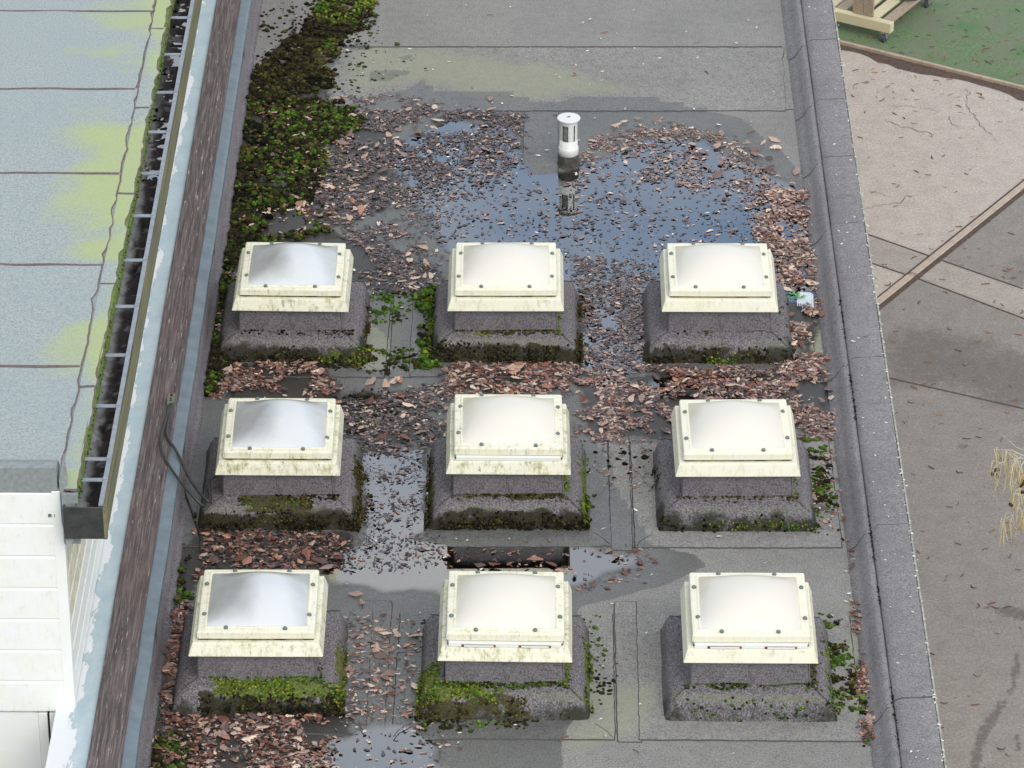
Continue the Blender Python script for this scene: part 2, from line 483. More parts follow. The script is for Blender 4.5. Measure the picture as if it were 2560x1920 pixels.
def yard():
    t = NT('yard_concrete')
    w, p, d = t.sep(t.attr('stain'))[0:3]
    sp = t.noise(52, 4, .85); mid = t.noise(6, 6, .68)
    c = t.mix(p, lin((144, 140, 135)), lin((188, 180, 172)))
    c = t.mix(t.math('MULTIPLY', t.ramp(mid, (.40, 0), (.64, 1)), .55), c, t.mix(1.0, c, (.74, .74, .74), 'MULTIPLY'))
    c = t.mix(1.0, c, t.ramp(sp, (.36, (.68, .67, .66)), (.5, (1.0, 1.0, 1.0)), (.64, (1.36, 1.34, 1.32))), 'MULTIPLY')
    g3 = t.noise(26, 6, .8)
    c = t.mix(t.math('MULTIPLY', t.ramp(g3, (.50, 0), (.66, 1)), .40), c, t.mix(1.0, c, (.66, .64, .62), 'MULTIPLY'))
    brk = t.math('ADD', t.math('MULTIPLY', t.math('SUBTRACT', t.noise(11, 6, .75), .5), 1.1), t.math('MULTIPLY', t.math('SUBTRACT', t.noise(38, 5, .8), .5), .9))
    k = t.ramp(t.math('ADD', d, brk), (.3, 0), (.75, 1))
    c = t.mix(t.math('MULTIPLY', k, .55), c, lin((88, 82, 79)))
    k = t.ramp(t.math('ADD', w, t.math('MULTIPLY', t.math('SUBTRACT', t.noise(30, 5, .75), .5), 1.9)), (.55, 0), (.95, 1))
    c = t.mix(t.math('MULTIPLY', k, .7), c, lin((92, 87, 84)))
    t.set('Base Color', c); t.set('Roughness', .85); t.bump(sp, .3, .006); return t.mat
M['yard'] = yard()
def turf():
    t = NT('green_turf')
    n = t.ramp(t.noise(48, 5, .9), (.36, 0), (.64, 1)); m = t.noise(3.2, 6, .72)
    c = t.mix(n, lin((74, 108, 70)), lin((134, 160, 118)))
    c = t.mix(t.math('MULTIPLY', t.ramp(m, (.40, 0), (.58, 1)), .85), c, lin((124, 132, 112)))
    c = t.mix(t.math('MULTIPLY', t.ramp(t.noise(2.0, 3, .5, t.coord((1, 1, 1))), (.56, 0), (.7, 1)), .6), c, lin((70, 136, 70)))
    t.set('Base Color', c); t.set('Roughness', .9); t.bump(n, .6, .01); return t.mat
M['turf'] = turf()
M['edging'] = simple('edging_strip', lin((192, 178, 160)), .8, 0, lin((158, 142, 126)), 22)
M['edging_dark'] = simple('timber_edging', lin((196, 182, 168)), .85, 0, lin((164, 150, 138)), 22)
M['dirt'] = simple('damp_dirt', lin((104, 88, 82)), .9, 0, lin((66, 54, 48)), 26, .6)
def timber():
    t = NT('treated_timber')
    n = t.noise(22, 5, .65, t.coord((1, 1, 1)))
    g = t.noise(60, 4, .7, t.coord((.15, 1, 1)))
    c = t.mix(n, lin((224, 216, 184)), lin((198, 190, 160)))
    c = t.mix(t.math('MULTIPLY', g, .35), c, lin((180, 178, 136)))
    t.set('Base Color', c); t.set('Roughness', .8); t.bump(g, .2, .004); return t.mat
M['timber'] = timber()
M['timber_grey'] = simple('grey_timber', lin((176, 160, 142)), .85, 0, lin((146, 132, 116)), 30)
M['castor_metal'] = simple('castor_metal', lin((170, 172, 176)), .4, .4, lin((140, 142, 146)))
M['rubber'] = simple('grey_rubber', lin((84, 86, 92)), .7, 0, lin((62, 64, 68)))
M['pot'] = simple('grey_pot', lin((120, 116, 124)), .6, 0, lin((98, 94, 100)), 8)
M['bark'] = simple('alder_bark', lin((120, 112, 100)), .9, 0, lin((84, 76, 66)), 40, .5)
M['twig'] = simple('pale_twig', lin((214, 206, 196)), .8, 0, lin((182, 172, 156)), 40)
M['catkin'] = simple('catkin', lin((214, 202, 158)), .85, 0, lin((184, 164, 112)), 120, .5)
M['cone'] = simple('alder_cone', lin((74, 50, 44)), .9, 0, lin((46, 30, 26)), 120, .5)
M['comb'] = simple('pale_comb', lin((214, 226, 232)), .4, 0, lin((190, 204, 210)))
M['sprig'] = simple('green_sprig', lin((120, 176, 96)), .7, 0, lin((84, 150, 104)), 60)
M['brick'] = simple('render_wall', lin((170, 160, 150)), .9, 0, lin((140, 130, 120)), 14)
M['ground'] = simple('ground', lin((140, 132, 126)), .9, 0, lin((112, 106, 100)), 1.5)
M['zip'] = simple('connector', lin((122, 126, 112)), .6, 0, lin((92, 96, 84)), 30)

# ------------------------------------------------------------------ roof maps (level sheet z=0), all in metres on the roof
PUD = [W([(850, 345), (890, 295), (970, 262), (1090, 262), (1130, 330), (1150, 372), (1215, 372), (1265, 352), (1330, 335), (1400, 300), (1520, 305), (1620, 350),
          (1705, 400), (1770, 500), (1790, 600), (1745, 655), (1640, 650), (1400, 640), (1395, 800), (1330, 840), (1265, 820), (1250, 640), (1100, 590), (960, 545), (935, 485), (875, 440)]),
       W([(775, 975), (930, 960), (930, 1140), (905, 1160), (1000, 1176), (1230, 1176), (1400, 1192), (1395, 1225), (1250, 1262), (1000, 1290), (730, 1262), (690, 1235), (715, 1190), (775, 1165)]),
       W([(690, 1600), (780, 1568), (880, 1556), (945, 1600), (960, 1680), (940, 1760), (660, 1760), (650, 1650)]),
       W([(1405, 806), (1650, 806), (1660, 850), (1600, 866), (1400, 850)])]
TIDE = W([(700, 262), (760, 228), (840, 200), (885, 192), (910, 172), (940, 196), (1000, 200), (1130, 206), (1170, 222), (1330, 211), (1430, 215), (1500, 232), (1600, 256), (1660, 300), (1705, 350),
          (1730, 400), (1780, 480), (1800, 560), (1810, 690), (1740, 710), (1755, 770), (1830, 800), (1840, 900), (1800, 960), (1540, 960), (1290, 960), (1400, 1180), (1500, 1200), (1530, 1225), (1420, 1270),
          (1250, 1310), (1230, 1560), (1215, 1700), (300, 1700), (330, 1300), (420, 800), (470, 480), (500, 260), (530, 205), (610, 120), (690, 80), (730, 130), (690, 190)])
DRY = [W([(640, 452), (720, 452), (760, 470), (730, 478), (660, 470)]), W([(690, 500), (760, 505), (775, 516), (700, 514)]), W([(790, 690), (840, 730), (850, 800), (780, 800)])]
SPOTS = [W([(760, 95), (800, 92), (806, 104), (780, 112), (755, 106)]), W([(800, 158), (850, 148), (880, 160), (850, 172), (800, 176)]), W([(860, 124), (884, 118), (892, 128), (872, 136)])]
SILT = [W([(770, 108), (900, 108), (1010, 118), (1200, 140), (1400, 195), (1330, 210), (1130, 205), (1000, 200), (910, 170), (760, 190)]),
        W([(640, 452), (760, 470), (770, 520), (690, 505)]), W([(780, 690), (860, 700), (850, 800), (775, 800)]),
        W([(1720, 700), (1800, 700), (1800, 790), (1720, 800)]), W([(1810, 1300), (1860, 1300), (1880, 1500), (1850, 1560), (1830, 1400)]), W([(1250, 1480), (1420, 1480), (1400, 1600), (1250, 1620)])]
MUD = [W([(540, 200), (620, 110), (700, 50), (750, 40), (700, 120), (690, 200), (790, 260), (760, 330), (700, 480), (800, 520), (900, 560), (960, 600), (900, 640), (760, 620), (520, 700), (440, 860), (400, 860), (440, 660), (470, 500), (490, 260)]),
       W([(480, 790), (680, 790), (740, 850), (900, 850), (960, 960), (780, 970), (480, 860)]), W([(420, 1165), (760, 1165), (720, 1240), (440, 1240), (330, 1400), (420, 1540), (800, 1530), (700, 1700), (280, 1700), (340, 1240)]),
       W([(980, 800), (1230, 800), (1230, 850), (980, 850)]), W([(1260, 815), (1640, 805), (1800, 820), (1790, 930), (1600, 945), (1270, 945)]), W([(700, 270), (860, 240), (850, 330), (860, 460), (740, 470)]), W([(1700, 440), (1770, 520), (1780, 780), (1710, 780)]),
       W([(1840, 1170), (1875, 1170), (1880, 1270), (1850, 1270)]), W([(1865, 1400), (1905, 1400), (1925, 1590), (1880, 1590)])]
POOL_D = 0.020
def puddle(x, y):
    m = np.zeros(np.shape(x))
    for k, p in enumerate(PUD):
        m = np.maximum(m, mask(x, y, p, .08 if k == 0 else .13, .09, .22, 11 + k))
    return m
_B1 = lambda x, y: (fbm(x, y, 1.6, 90, 2) - .5) * .006
def zroof(x, y):
    return _B1(x, y) * 0.0 - POOL_D * puddle(x, y)
def maps(x, y):
    wet = mask(x, y, TIDE, .012, .05, .3, 21)
    for p in DRY: wet = wet * (1 - mask(x, y, p, .015, .03, .2, 5))
    for p in SPOTS: wet = np.maximum(wet, mask(x, y, p, .012, .03, .1, 7))
    wet = np.maximum(wet, sstep(.02, .2, puddle(x, y)))
    silt = np.zeros(np.shape(x))
    for k, p in enumerate(SILT): silt = np.maximum(silt, mask(x, y, p, .14, .16, .4, 31 + k))
    mud = np.zeros(np.shape(x))
    for k, p in enumerate(MUD): mud = np.maximum(mud, mask(x, y, p, .10, .14, .25, 41 + k))
    return np.stack([wet, silt, mud, np.ones(np.shape(x))], -1)
def grid(x0, x1, y0, y1, d):
    nx, ny = int(round((x1 - x0) / d)) + 1, int(round((y1 - y0) / d)) + 1
    xs, ys = np.meshgrid(np.linspace(x0, x1, nx), np.linspace(y0, y1, ny))
    i = np.arange(nx * ny).reshape(ny, nx)
    F = np.stack([i[:-1, :-1], i[:-1, 1:], i[1:, 1:], i[1:, :-1]], -1).reshape(-1, 4)
    return xs.ravel(), ys.ravel(), F

# ------------------------------------------------------------------ flat roof
XL, XR = -2.115, 1.84           # foot of the left upstand, foot of the right fillet
Y0, Y1 = 14.0, 34.0
gx, gy, gF = grid(XL, XR + .02, 16.5, 30.5, .022)
roof = link('flat_roof', arr_mesh('flat_roof', np.stack([gx, gy, zroof(gx, gy)], -1), gF, M['felt'], col=maps(gx, gy), colname='stain', smooth=True))
tag(roof, 'grey felt flat roof with puddles, moss and leaf litter', 'roof', kind='structure')
mb = MB()
for a, b in ((Y0, 16.5), (30.5, Y1)):
    mb.quad_faces([(XL, a, 0), (XR + .02, a, 0), (XR + .02, b, 0), (XL, b, 0)], [(0, 1, 2, 3)])
mb.build('roof_field', M['felt'], roof)
mb = MB()
mb.box(-2.44, 2.14, Y0, Y1, -3.0, -.06)
mb.build('wall', M['brick'], roof)
# water
dx_, dy_, dF = grid(XL, XR, 17.2, 28.0, .03)
pm = puddle(dx_, dy_)
keep = (pm[dF] > .05).any(1)
V = np.stack([dx_, dy_, np.full(len(dx_), -POOL_D * .30)], -1)
used = np.unique(dF[keep]); re = np.full(len(V), -1); re[used] = np.arange(len(used))
water_o = link('puddle_water', arr_mesh('puddle_water', V[used], re[dF[keep]], M['water'], col=np.stack([sstep(.28, .85, pm)] * 3 + [pm * 0 + 1], -1)[used], colname='film'))
tag(water_o, 'rain water standing in puddles on the felt roof', 'water', kind='structure')

def felt_sheet(parent, name, q, th=.005, n=(14, 14), seed=0, lip=.006, mat='felt', jit=.0016, z=zroof, loc=(0, 0)):
    """a sheet of felt laid on the roof: four corners q, its cut edge bled with bitumen"""
    q = np.array(q, float)
    nx, ny = n
    rr = np.random.default_rng(seed)
    u, v = np.meshgrid(np.linspace(0, 1, nx + 1), np.linspace(0, 1, ny + 1))
    P = (q[0] * (1 - u[..., None]) + q[1] * u[..., None]) * (1 - v[..., None]) + (q[3] * (1 - u[..., None]) + q[2] * u[..., None]) * v[..., None]
    P[0] += rr.normal(0, jit, (nx + 1, 2)); P[-1] += rr.normal(0, jit, (nx + 1, 2))
    P[:, 0] += rr.normal(0, jit, (ny + 1, 2)); P[:, -1] += rr.normal(0, jit, (ny + 1, 2))
    x, y = P[..., 0].ravel(), P[..., 1].ravel()
    Z = z(x, y) + th
    V = [np.stack([x, y, Z], -1)]
    i = np.arange((nx + 1) * (ny + 1)).reshape(ny + 1, nx + 1)
    F = list(np.stack([i[:-1, :-1], i[:-1, 1:], i[1:, 1:], i[1:, :-1]], -1).reshape(-1, 4)); mi = [0] * len(F)
    ring = list(i[0, :-1]) + list(i[:-1, -1]) + list(i[-1, :0:-1]) + list(i[:0:-1, 0])
    c = np.array([x.mean(), y.mean()])
    o = len(x)
    e = np.stack([x[ring], y[ring]], -1); d = e - c
    d = np.sign(d) * (np.abs(d) > .85 * np.abs(d).max(0)) + 1e-9
    e2 = e + d * (lip * (.7 + .6 * rr.random((len(ring), 1))))
    z2 = z(e2[:, 0], e2[:, 1]) + .0015
    V.append(np.stack([e2[:, 0], e2[:, 1], z2], -1))
    L = len(ring)
    for k in range(L):
        l = (k + 1) % L
        F.append(np.array([ring[k], o + k, o + l, ring[l]])); mi.append(1)
    V = np.concatenate(V)
    col = maps(V[:, 0], V[:, 1])
    V = V - np.array([loc[0], loc[1], 0])
    return link(name, arr_mesh(name, V, np.array(F), [M[mat], M['bitumen']], mi, col, 'stain'), parent)

q = W([(640, 240), (1697, 240), (1690, 104), (660, 104)])
felt_sheet(roof, 'felt_sheet', q, .006, (60, 12), 3, jit=.003)
mb = MB()     # bead of bitumen along the far lap of that strip
mb.tube([(q[3][0] + (q[2][0] - q[3][0]) * k / 60, q[3][1] + (q[2][1] - q[3][1]) * k / 60 + .006 + random.uniform(-.004, .004), .006) for k in range(61)], .0065, 5)
mb.build('lap_seam', M['bitumen'], roof)
q = W([(1128, 380), (1205, 380), (1205, 243), (1134, 243)])
felt_sheet(roof, 'felt_sheet', q, .005, (8, 14), 4, lip=.006)
q = W([(1697, 236), (1762, 240), (1748, 126), (1690, 126)])
felt_sheet(roof, 'felt_sheet', q, .004, (8, 12), 5, lip=.006)
for k, (x0, x1, y0, y1) in enumerate(((-.99, -.83, 18.35, 19.75), (.44, .56, 18.35, 19.75), (.43, .55, 20.32, 21.7), (-.93, -.80, 22.35, 23.7))):
    felt_sheet(roof, 'felt_sheet', [(x0, y0), (x1, y0), (x1, y1), (x0, y1)], .003, (3, 26), 10 + k, lip=.007)

# right-hand edge: fillet strip, then the felt-capped kerb, with laps
XO = 2.155
par = empty('parapet_kerb', (0, 0, 0)); par.parent = roof
laps = [Y0, 16.9, 18.6, 20.4, 22.4] + [Y(v, .13) for v in (554, 388, 245, 96)] + [28.2, 29.3, 31.0, Y1]
for k, (a, b) in enumerate(zip(laps[:-1], laps[1:])):
    h = .0012 * (k % 2)
    prof = [(XO, -.16), (XO + .004, .118 + h), (XO - .008, .132 + h), (2.05, .128 + h), (1.985, .124 + h), (1.945, .112 + h), (1.938, .10), (1.938, .02), (2.03, -.16)]
    mb = MB(); mb.prism(prof, a, b - .004 if k % 2 else b + .02, 0, max(2, int((b - a) / .25)), .003, k, False)
    mb.build('capping_felt', M['felt_cap'], par, True)
    mb = MB(); mb.prism([(1.934, .0), (1.934, .098), (1.920, .104), (1.895, .095), (1.865, .052), (1.838, .018), (1.80, .006), (1.795, -.03)], a - .06, b - .06, 0, 1, .0, 50 + k, False)
    mb.build('fillet_felt', M['felt_cap'], par, True)
    if 0 < k:
        mb = MB()
        mb.tube([(1.945, a, .110), (1.985, a + .004, .1235), (2.05, a - .002, .1275), (2.145, a + .004, .1315)], .0035, 5)
        mb.tube([(1.80, a - .10, .006), (1.85, a - .09, .036), (1.90, a - .06, .098), (1.93, a - .05, .1015)], .003, 5)
        mb.build('lap_seam', M['bitumen'], par)
mb = MB()
mb.prism([(XO + .006, -.04), (XO + .016, -.04), (XO + .016, .122), (XO + .006, .122)], Y0, Y1, 0, 40, .003, 3)
mb.build('edge_trim', simple('edge_trim', lin((196, 196, 184)), .7, 0, lin((118, 118, 112)), 38), par)
mb = MB()
mb.box(XO - .1, XO + .004, Y0, Y1, -3.0, -.161)
mb.build('outer_wall', M['brick'], par)

# left-hand edge: felt upstand, zinc strip, weathered capping board, pale flashing
ups = MB()
ups.prism([(-2.115, -.03), (-2.06, .0), (-2.085, .012), (-2.105, .03), (-2.112, .27), (-2.16, .27)], Y0, Y1, 0, 70, .008, 9)
ups.build('upstand_felt', M['felt_kerb'], roof, True)
zb = MB()
zb.prism([(-2.18, .318), (-2.17, .330), (-2.165, .331), (-2.112, .316), (-2.098, .306), (-2.096, .272), (-2.099, .272), (-2.104, .302)], Y0, Y1, 0, 60, .007, 12)
zb.build('zinc_strip', M['zinc'], roof)
wb = MB()
wb.prism([(-2.342, .28), (-2.342, .352), (-2.337, .357), (-2.172, .352), (-2.166, .346), (-2.166, .332), (-2.185, .28)], Y0, Y1, 0, 30, .003, 5)
wb.build('capping_board', M['board'], roof)
fl = [Y0, 19.6, Y(590, .33), Y(224, .33), 29.5, Y1]
for k, (a, b) in enumerate(zip(fl[:-1], fl[1:])):
    mb = MB(); mb.prism([(-2.56, .29), (-2.56, .322 + .002 * (k % 2)), (-2.45, .326 + .002 * (k % 2)), (-2.345, .332 + .002 * (k % 2)), (-2.345, .29)], a, b + .02, 0, 8, .001, k)
    mb.build('flashing_sheet', M['flashing'], roof)
# frayed slivers of membrane poking from under the zinc strip
for k, (u, v, l) in enumerate(((1485, 905, .22), (1590, 90, .2), (1320, 1470, .25), (1160, 2880, .22), (975, 4080, .26))):
    x, y = -2.10, {0: 26.55, 1: 27.9, 2: 23.55, 3: 21.0, 4: 19.02}[k]
    mb = MB()
    mb.quad_faces([(x - .015, y + l * .5, .315), (x + .006, y + l * .1, .30), (x + .012, y - l * .5, .25), (x + .004, y - l * .3, .292)], [(0, 1, 2, 3)])
    mb.build('membrane_sliver', M['bitumen'], roof, fix=False)

# ------------------------------------------------------------------ skylights
RX = [[-1.557, -.206, 1.141], [-1.527, -.178, 1.167], [-1.532, -.177, 1.161]]
RY = [22.99, 20.985, 19.015]
YOFF = [[0, .01, .01], [-.005, .015, .0], [.04, .0, -.005]]
def sq_ring(h, z, n=10, r=.02, wob=0, rr=None, tilt=(0, 0)):
    """points round a square of half size h with rounded corners"""
    pts = []
    for s in range(4):
        a0 = s * math.pi / 2
        for k in range(n):
            t = -1 + 2 * k / n
            px, py = h, t * (h - r)
            pts.append((px * math.cos(a0) - py * math.sin(a0), px * math.sin(a0) + py * math.cos(a0)))
        px, py = h - r * .3, h - r * .3
        pts.append((px * math.cos(a0) - py * math.sin(a0), px * math.sin(a0) + py * math.cos(a0)))
    out = []
    for x, y in pts:
        w = (rr.random() - .5) * wob if wob else 0
        out.append((x * (1 + w), y * (1 + w), z + ((rr.random() - .5) * wob * .4 if wob else 0)))
    return out
def loft(rings, closed_top=False):
    n = len(rings[0]); V = [p for r in rings for p in r]; F = []
    for i in range(len(rings) - 1):
        for k in range(n):
            l = (k + 1) % n
            F.append((i * n + k, i * n + l, i * n + n + l, i * n + n + k))
    return V, F
DOME_H = .110
def dome_mesh(name, mat, seed, clear):
    n = 26
    a, b = np.meshgrid(np.linspace(-1, 1, n), np.linspace(-1, 1, n))
    h = .2715
    f = (1 - np.abs(a) ** 2.1) * (1 - np.abs(b) ** 2.1)
    z = .452 + DOME_H * f ** .9
    V = np.stack([a.ravel() * h, b.ravel() * h, z.ravel()], -1)
    i = np.arange(n * n).reshape(n, n)
    F = np.stack([i[:-1, :-1], i[:-1, 1:], i[1:, 1:], i[1:, :-1]], -1).reshape(-1, 4)
    # second colour amount per vertex; on opal domes at far side and corners
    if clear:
        s = np.clip(sstep(.22, -.50, a + .10 * b) * sstep(-1.15, -.45, b) * .95 + sstep(.20, .95, a + .35 * b) * .6 + sstep(.3, 1.0, b) * .65, 0, 1)  # mirrored sky and dark surroundings of clear domes, painted into the colour
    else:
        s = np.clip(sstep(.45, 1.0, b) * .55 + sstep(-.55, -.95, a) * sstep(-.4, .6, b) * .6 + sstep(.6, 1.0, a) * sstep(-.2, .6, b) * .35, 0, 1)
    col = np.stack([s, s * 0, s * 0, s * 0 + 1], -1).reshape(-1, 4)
    return arr_mesh(name, V, F, mat, col=col, colname='tone', smooth=True)
def ring_obj(name, prof, mat, parent, n=3, r=.012, smooth=False, shade=None):
    V, F = loft([sq_ring(h, z, n, r) for h, z in prof])
    mb = MB(); mb.quad_faces(V, F); return mb.build(name, mat, parent, smooth, fix=False)
FIL = [(.327, .168), (.334, .153), (.350, .146), (.378, .139), (.404, .128), (.425, .113), (.440, .094), (.449, .070), (.457, .040), (.468, .012), (.482, -.02)]
def fillet_at(d):
    """height of the fillet surface at distance d from the skylight's centre"""
    return float(np.interp(d, [p[0] for p in FIL], [p[1] for p in FIL]))
LABELS = [['clear domed skylight by the moss strip, in the far row beside the timber capping board',
           'opal domed skylight in the far row, directly in front of the white vent pipe',
           'opal domed skylight in the far row, beside the white plastic comb'],
          ['clear domed skylight with a black cable looped against its kerb',
           'opal domed centre skylight with a plain white strip along its algae stained skirt',
           'opal domed skylight in the middle row, moss strip between it and the roof edge kerb'],
          ['clear domed skylight in the near row, bright green moss covering its front fillet',
           'opal domed skylight with rusty vent slots and green streaks on its skirt',
           'opal domed skylight in the near row by the roof edge, clean skirt with vent slots']]
ALG = [[.75, .35, .25], [.95, 1.0, .3], [.7, .95, .3]]
MP = {'dark': [(38, 38, 26), (48, 46, 30), (56, 50, 36), (34, 33, 26), (60, 58, 32)], 'olive': [(74, 72, 34), (86, 84, 42), (64, 62, 34), (80, 70, 44)], 'green': [(64, 90, 32), (76, 106, 38), (52, 74, 28), (94, 122, 48)],
      'lime': [(112, 122, 42), (126, 132, 54), (98, 110, 40)], 'black': [(26, 26, 20), (34, 32, 26), (22, 24, 18)]}
MPL = {k: np.array([lin(c) for c in v]) for k, v in MP.items()}
# moss on the kerbs: (row, column): (side, along from, to, distance from, to, cushions per m2, palette)
D_, G_, O_ = dict(dark=.7, black=.2, olive=.1), dict(green=.45, lime=.4, olive=.15), dict(olive=.7, dark=.3)
KM = {(0, 0): [('f', -.45, .47, .455, .478, 2400, D_), ('f', .2, .48, .45, .5, 1500, G_), ('r', -.47, .2, .455, .48, 1600, O_), ('f', -.3, .4, .325, .345, 900, D_)],
      (0, 1): [('f', -.47, .47, .43, .478, 3000, D_), ('l', -.45, .3, .46, .49, 1800, G_), ('r', -.45, .25, .45, .48, 1600, O_), ('r', -.33, .0, .33, .345, 1500, G_), ('f', -.3, .33, .325, .345, 1500, O_), ('f', -.2, -.1, .33, .37, 1500, G_)],
      (0, 2): [('f', -.47, .45, .445, .478, 1700, D_), ('f', -.1, .3, .455, .475, 1500, G_), ('r', -.4, .2, .36, .46, 500, O_), ('f', -.33, -.1, .325, .34, 900, O_)],
      (1, 0): [('f', -.2, .18, .34, .44, 2600, O_), ('f', -.15, .1, .35, .40, 900, G_), ('f', -.47, .47, .44, .478, 2800, D_), ('r', -.45, .2, .44, .48, 1600, O_), ('r', .28, .36, .42, .46, 1600, G_), ('f', .0, .33, .325, .35, 1200, D_)],
      (1, 1): [('f', -.47, .47, .44, .478, 2800, D_), ('l', -.45, .3, .45, .49, 1800, O_), ('r', -.45, .3, .44, .48, 1800, G_), ('f', -.3, .33, .325, .35, 1600, O_), ('r', -.33, .1, .33, .35, 1500, G_)],
      (1, 2): [('f', -.45, .47, .45, .48, 700, D_), ('f', -.2, .45, .455, .48, 700, G_), ('f', -.33, .33, .325, .34, 900, O_), ('r', -.33, .0, .33, .35, 1200, G_), ('l', -.1, .2, .45, .48, 800, O_)],
      (2, 0): [('f', -.22, .46, .345, .44, 3400, G_), ('f', -.2, .46, .335, .35, 2000, dict(green=.8, lime=.2)), ('f', -.28, .47, .435, .478, 3000, D_), ('r', -.45, .1, .43, .475, 1600, dict(lime=.5, olive=.5)), ('r', -.3, .1, .33, .345, 900, O_)],
      (2, 1): [('f', -.46, -.03, .35, .43, 2600, G_), ('f', -.46, .1, .42, .476, 2000, O_), ('l', -.46, -.12, .35, .47, 2400, G_), ('f', -.33, .33, .325, .345, 2000, dict(dark=.5, green=.5)), ('r', -.33, .15, .33, .35, 1800, G_), ('r', -.4, .2, .44, .48, 1200, G_), ('f', -.1, .4, .455, .48, 400, O_)],
      (2, 2): [('f', -.33, .33, .322, .345, 1600, dict(green=.4, dark=.6)), ('f', -.4, .42, .43, .478, 420, dict(dark=.6, green=.4)), ('r', -.45, .25, .42, .48, 600, G_), ('r', -.33, .0, .33, .38, 900, O_)]}
SKY_T = []
bolt_mb = MB(); bolt_mb.lathe([(.0125, 0), (.0125, .008), (.009, .013), (.0001, .0145)], 10)
bolt_me = None
for r in range(3):
    for c in range(3):
        clear = c == 0
        cx, cy = RX[r][c], RY[r] + YOFF[r][c]
        rr = random.Random(100 + r * 3 + c)
        t = empty('skylight', (cx, cy, 0), R(rr.uniform(-.5, .5)))
        tag(t, LABELS[r][c], 'skylight', 'domed skylights in a three by three grid on the flat roof')
        SKY_T.append((r, c, cx, cy, t))
        # collar of felt on the roof, mitred
        q = [(cx - .60, cy - .645), (cx + .60, cy - .645), (cx + .60, cy + .60), (cx - .60, cy + .60)]
        col_o = felt_sheet(t, 'felt_collar', q, .007, (30, 30), 200 + r * 3 + c, lip=.006, loc=(cx, cy))
        # angle fillet
        fh = np.array(FIL); tt = np.linspace(0, len(FIL) - 1, 27)
        rings = [sq_ring(float(np.interp(q_, range(len(FIL)), fh[:, 0])), float(np.interp(q_, range(len(FIL)), fh[:, 1])), 40, .035, .0, rr) for q_ in tt]
        V, F = loft(rings); V = np.array(V)
        wv = 1 + (fbm(V[:, 0] + cx * 2, V[:, 1] + cy * 2, .22, 66, 2) - .5) * .03; V[:, 0] *= wv; V[:, 1] *= wv
        d = np.maximum(np.abs(V[:, 0]), np.abs(V[:, 1])) / wv
        front = sstep(.2, .36, -V[:, 1])
        side = sstep(.3, .42, np.abs(V[:, 0]))
        n_ = fbm(V[:, 0] + cx * 3, V[:, 1] * 0 + cy, .16, 55 + r, 3) - .5 + .5 * (fbm(V[:, 0] + cx, V[:, 1] + V[:, 2] + cy, .05, 58, 3) - .5)
        g = front * sstep(.405, .458, d + n_ * .09) * (1.0 if r < 2 else .7) + side * sstep(.43, .47, d) * .6 + sstep(.345, .325, d) * (.75 if c else .5)
        if c == 2: g *= .85 if r < 2 else .6
        a = front * sstep(.36, .40, d) * sstep(.46, .42, d) * (.35 + .4 * vnoise(V[:, 0] + cx, V[:, 1] + cy, .15, 5))
        pm_, mcol = np.zeros(len(V)), np.zeros((len(V), 3)) + MPL['dark'][0]
        for k, (sd, a0, a1, d0, d1, dens, pal) in enumerate(KM[(r, c)]):
            al_ = V[:, 0] if sd == 'f' else V[:, 1]
            on = {'f': -V[:, 1], 'r': V[:, 0], 'l': -V[:, 0]}[sd] >= np.abs(al_) - 1e-4
            nn = (fbm(V[:, 0] + cx, V[:, 1] + cy + V[:, 2], .10, 77 + k, 3) - .5)
            m_ = on * sstep(a0 - .07, a0 + .09, al_ + nn * .22) * sstep(a1 + .07, a1 - .09, al_ + nn * .22) * sstep(d0 - .018, d0 + .018, d + nn * .09) * sstep(d1 + .018, d1 - .018, d + nn * .09) * min(1, dens / 1500)
            cc_ = sum(MPL[q_].mean(0) * w_ for q_, w_ in pal.items())
            up_ = m_ > pm_; mcol[up_] = cc_; pm_ = np.maximum(pm_, m_)
        col = np.stack([np.clip(g, 0, 1), a, pm_, a * 0 + 1], -1)
        fme = arr_mesh('angle_fillet', V, np.array(F), M['fillet'], col=col, colname='stain', smooth=True)
        at_ = fme.attributes.new('mosscol', 'FLOAT_COLOR', 'POINT'); at_.data.foreach_set('color', np.concatenate([mcol, np.ones((len(V), 1))], 1).astype(np.float32).ravel())
        fo = link('angle_fillet', fme, t)
        for sx in (-1, 1):
            for sy in (-1, 1):
                mb = MB(); mb.tube([(sx * .333, sy * .333, .158), (sx * .385, sy * .385, .1345), (sx * .425, sy * .425, .110)], .0024, 5); mb.build('mitre_seam', M['bitumen'], fo)
            if rr.random() < .8:
                mb = MB(); mb.tube([(sx * .50, -.50, .0065), (sx * (.55 + .02 * rr.random()), -.57, .0068), (sx * .595, -.635, .0065)], .0024, 5); mb.build('mitre_seam', M['bitumen'], col_o)
        ko = ring_obj('felt_kerb', [(.331, .13), (.329, .20), (.322, .345), (.320, .39)], M['felt_kerb'], t, 3, .02, True)
        for sx in (-1, 1):
            mb = MB(); mb.tube([(sx * .3215, -.3225, .16), (sx * .313, -.316, .32)], .003, 5); mb.build('corner_seam', M['bitumen'], ko)
        tilt = R(rr.uniform(-.3, .3)) if (r, c) not in ((1, 1), (0, 0), (2, 1), (1, 0)) else R(.55)
        white = M['upvc'] if not clear else M['upvc']
        so = ring_obj('skirt_frame', [(.354, .321), (.3655, .3165), (.3665, .319), (.347, .384), (.344, .3905), (.339, .392), (.303, .392), (.303, .386)], white, t, 2, .006)
        so['algae'] = ALG[r][c]; so.rotation_euler.y = tilt
        df = ring_obj('dome_frame', [(.302, .391), (.302, .4035), (.3205, .4035), (.3225, .406), (.3215, .440), (.318, .4475), (.311, .450), (.287, .4515), (.282, .4550), (.275, .4550), (.270, .451)], white, t, 2, .014)
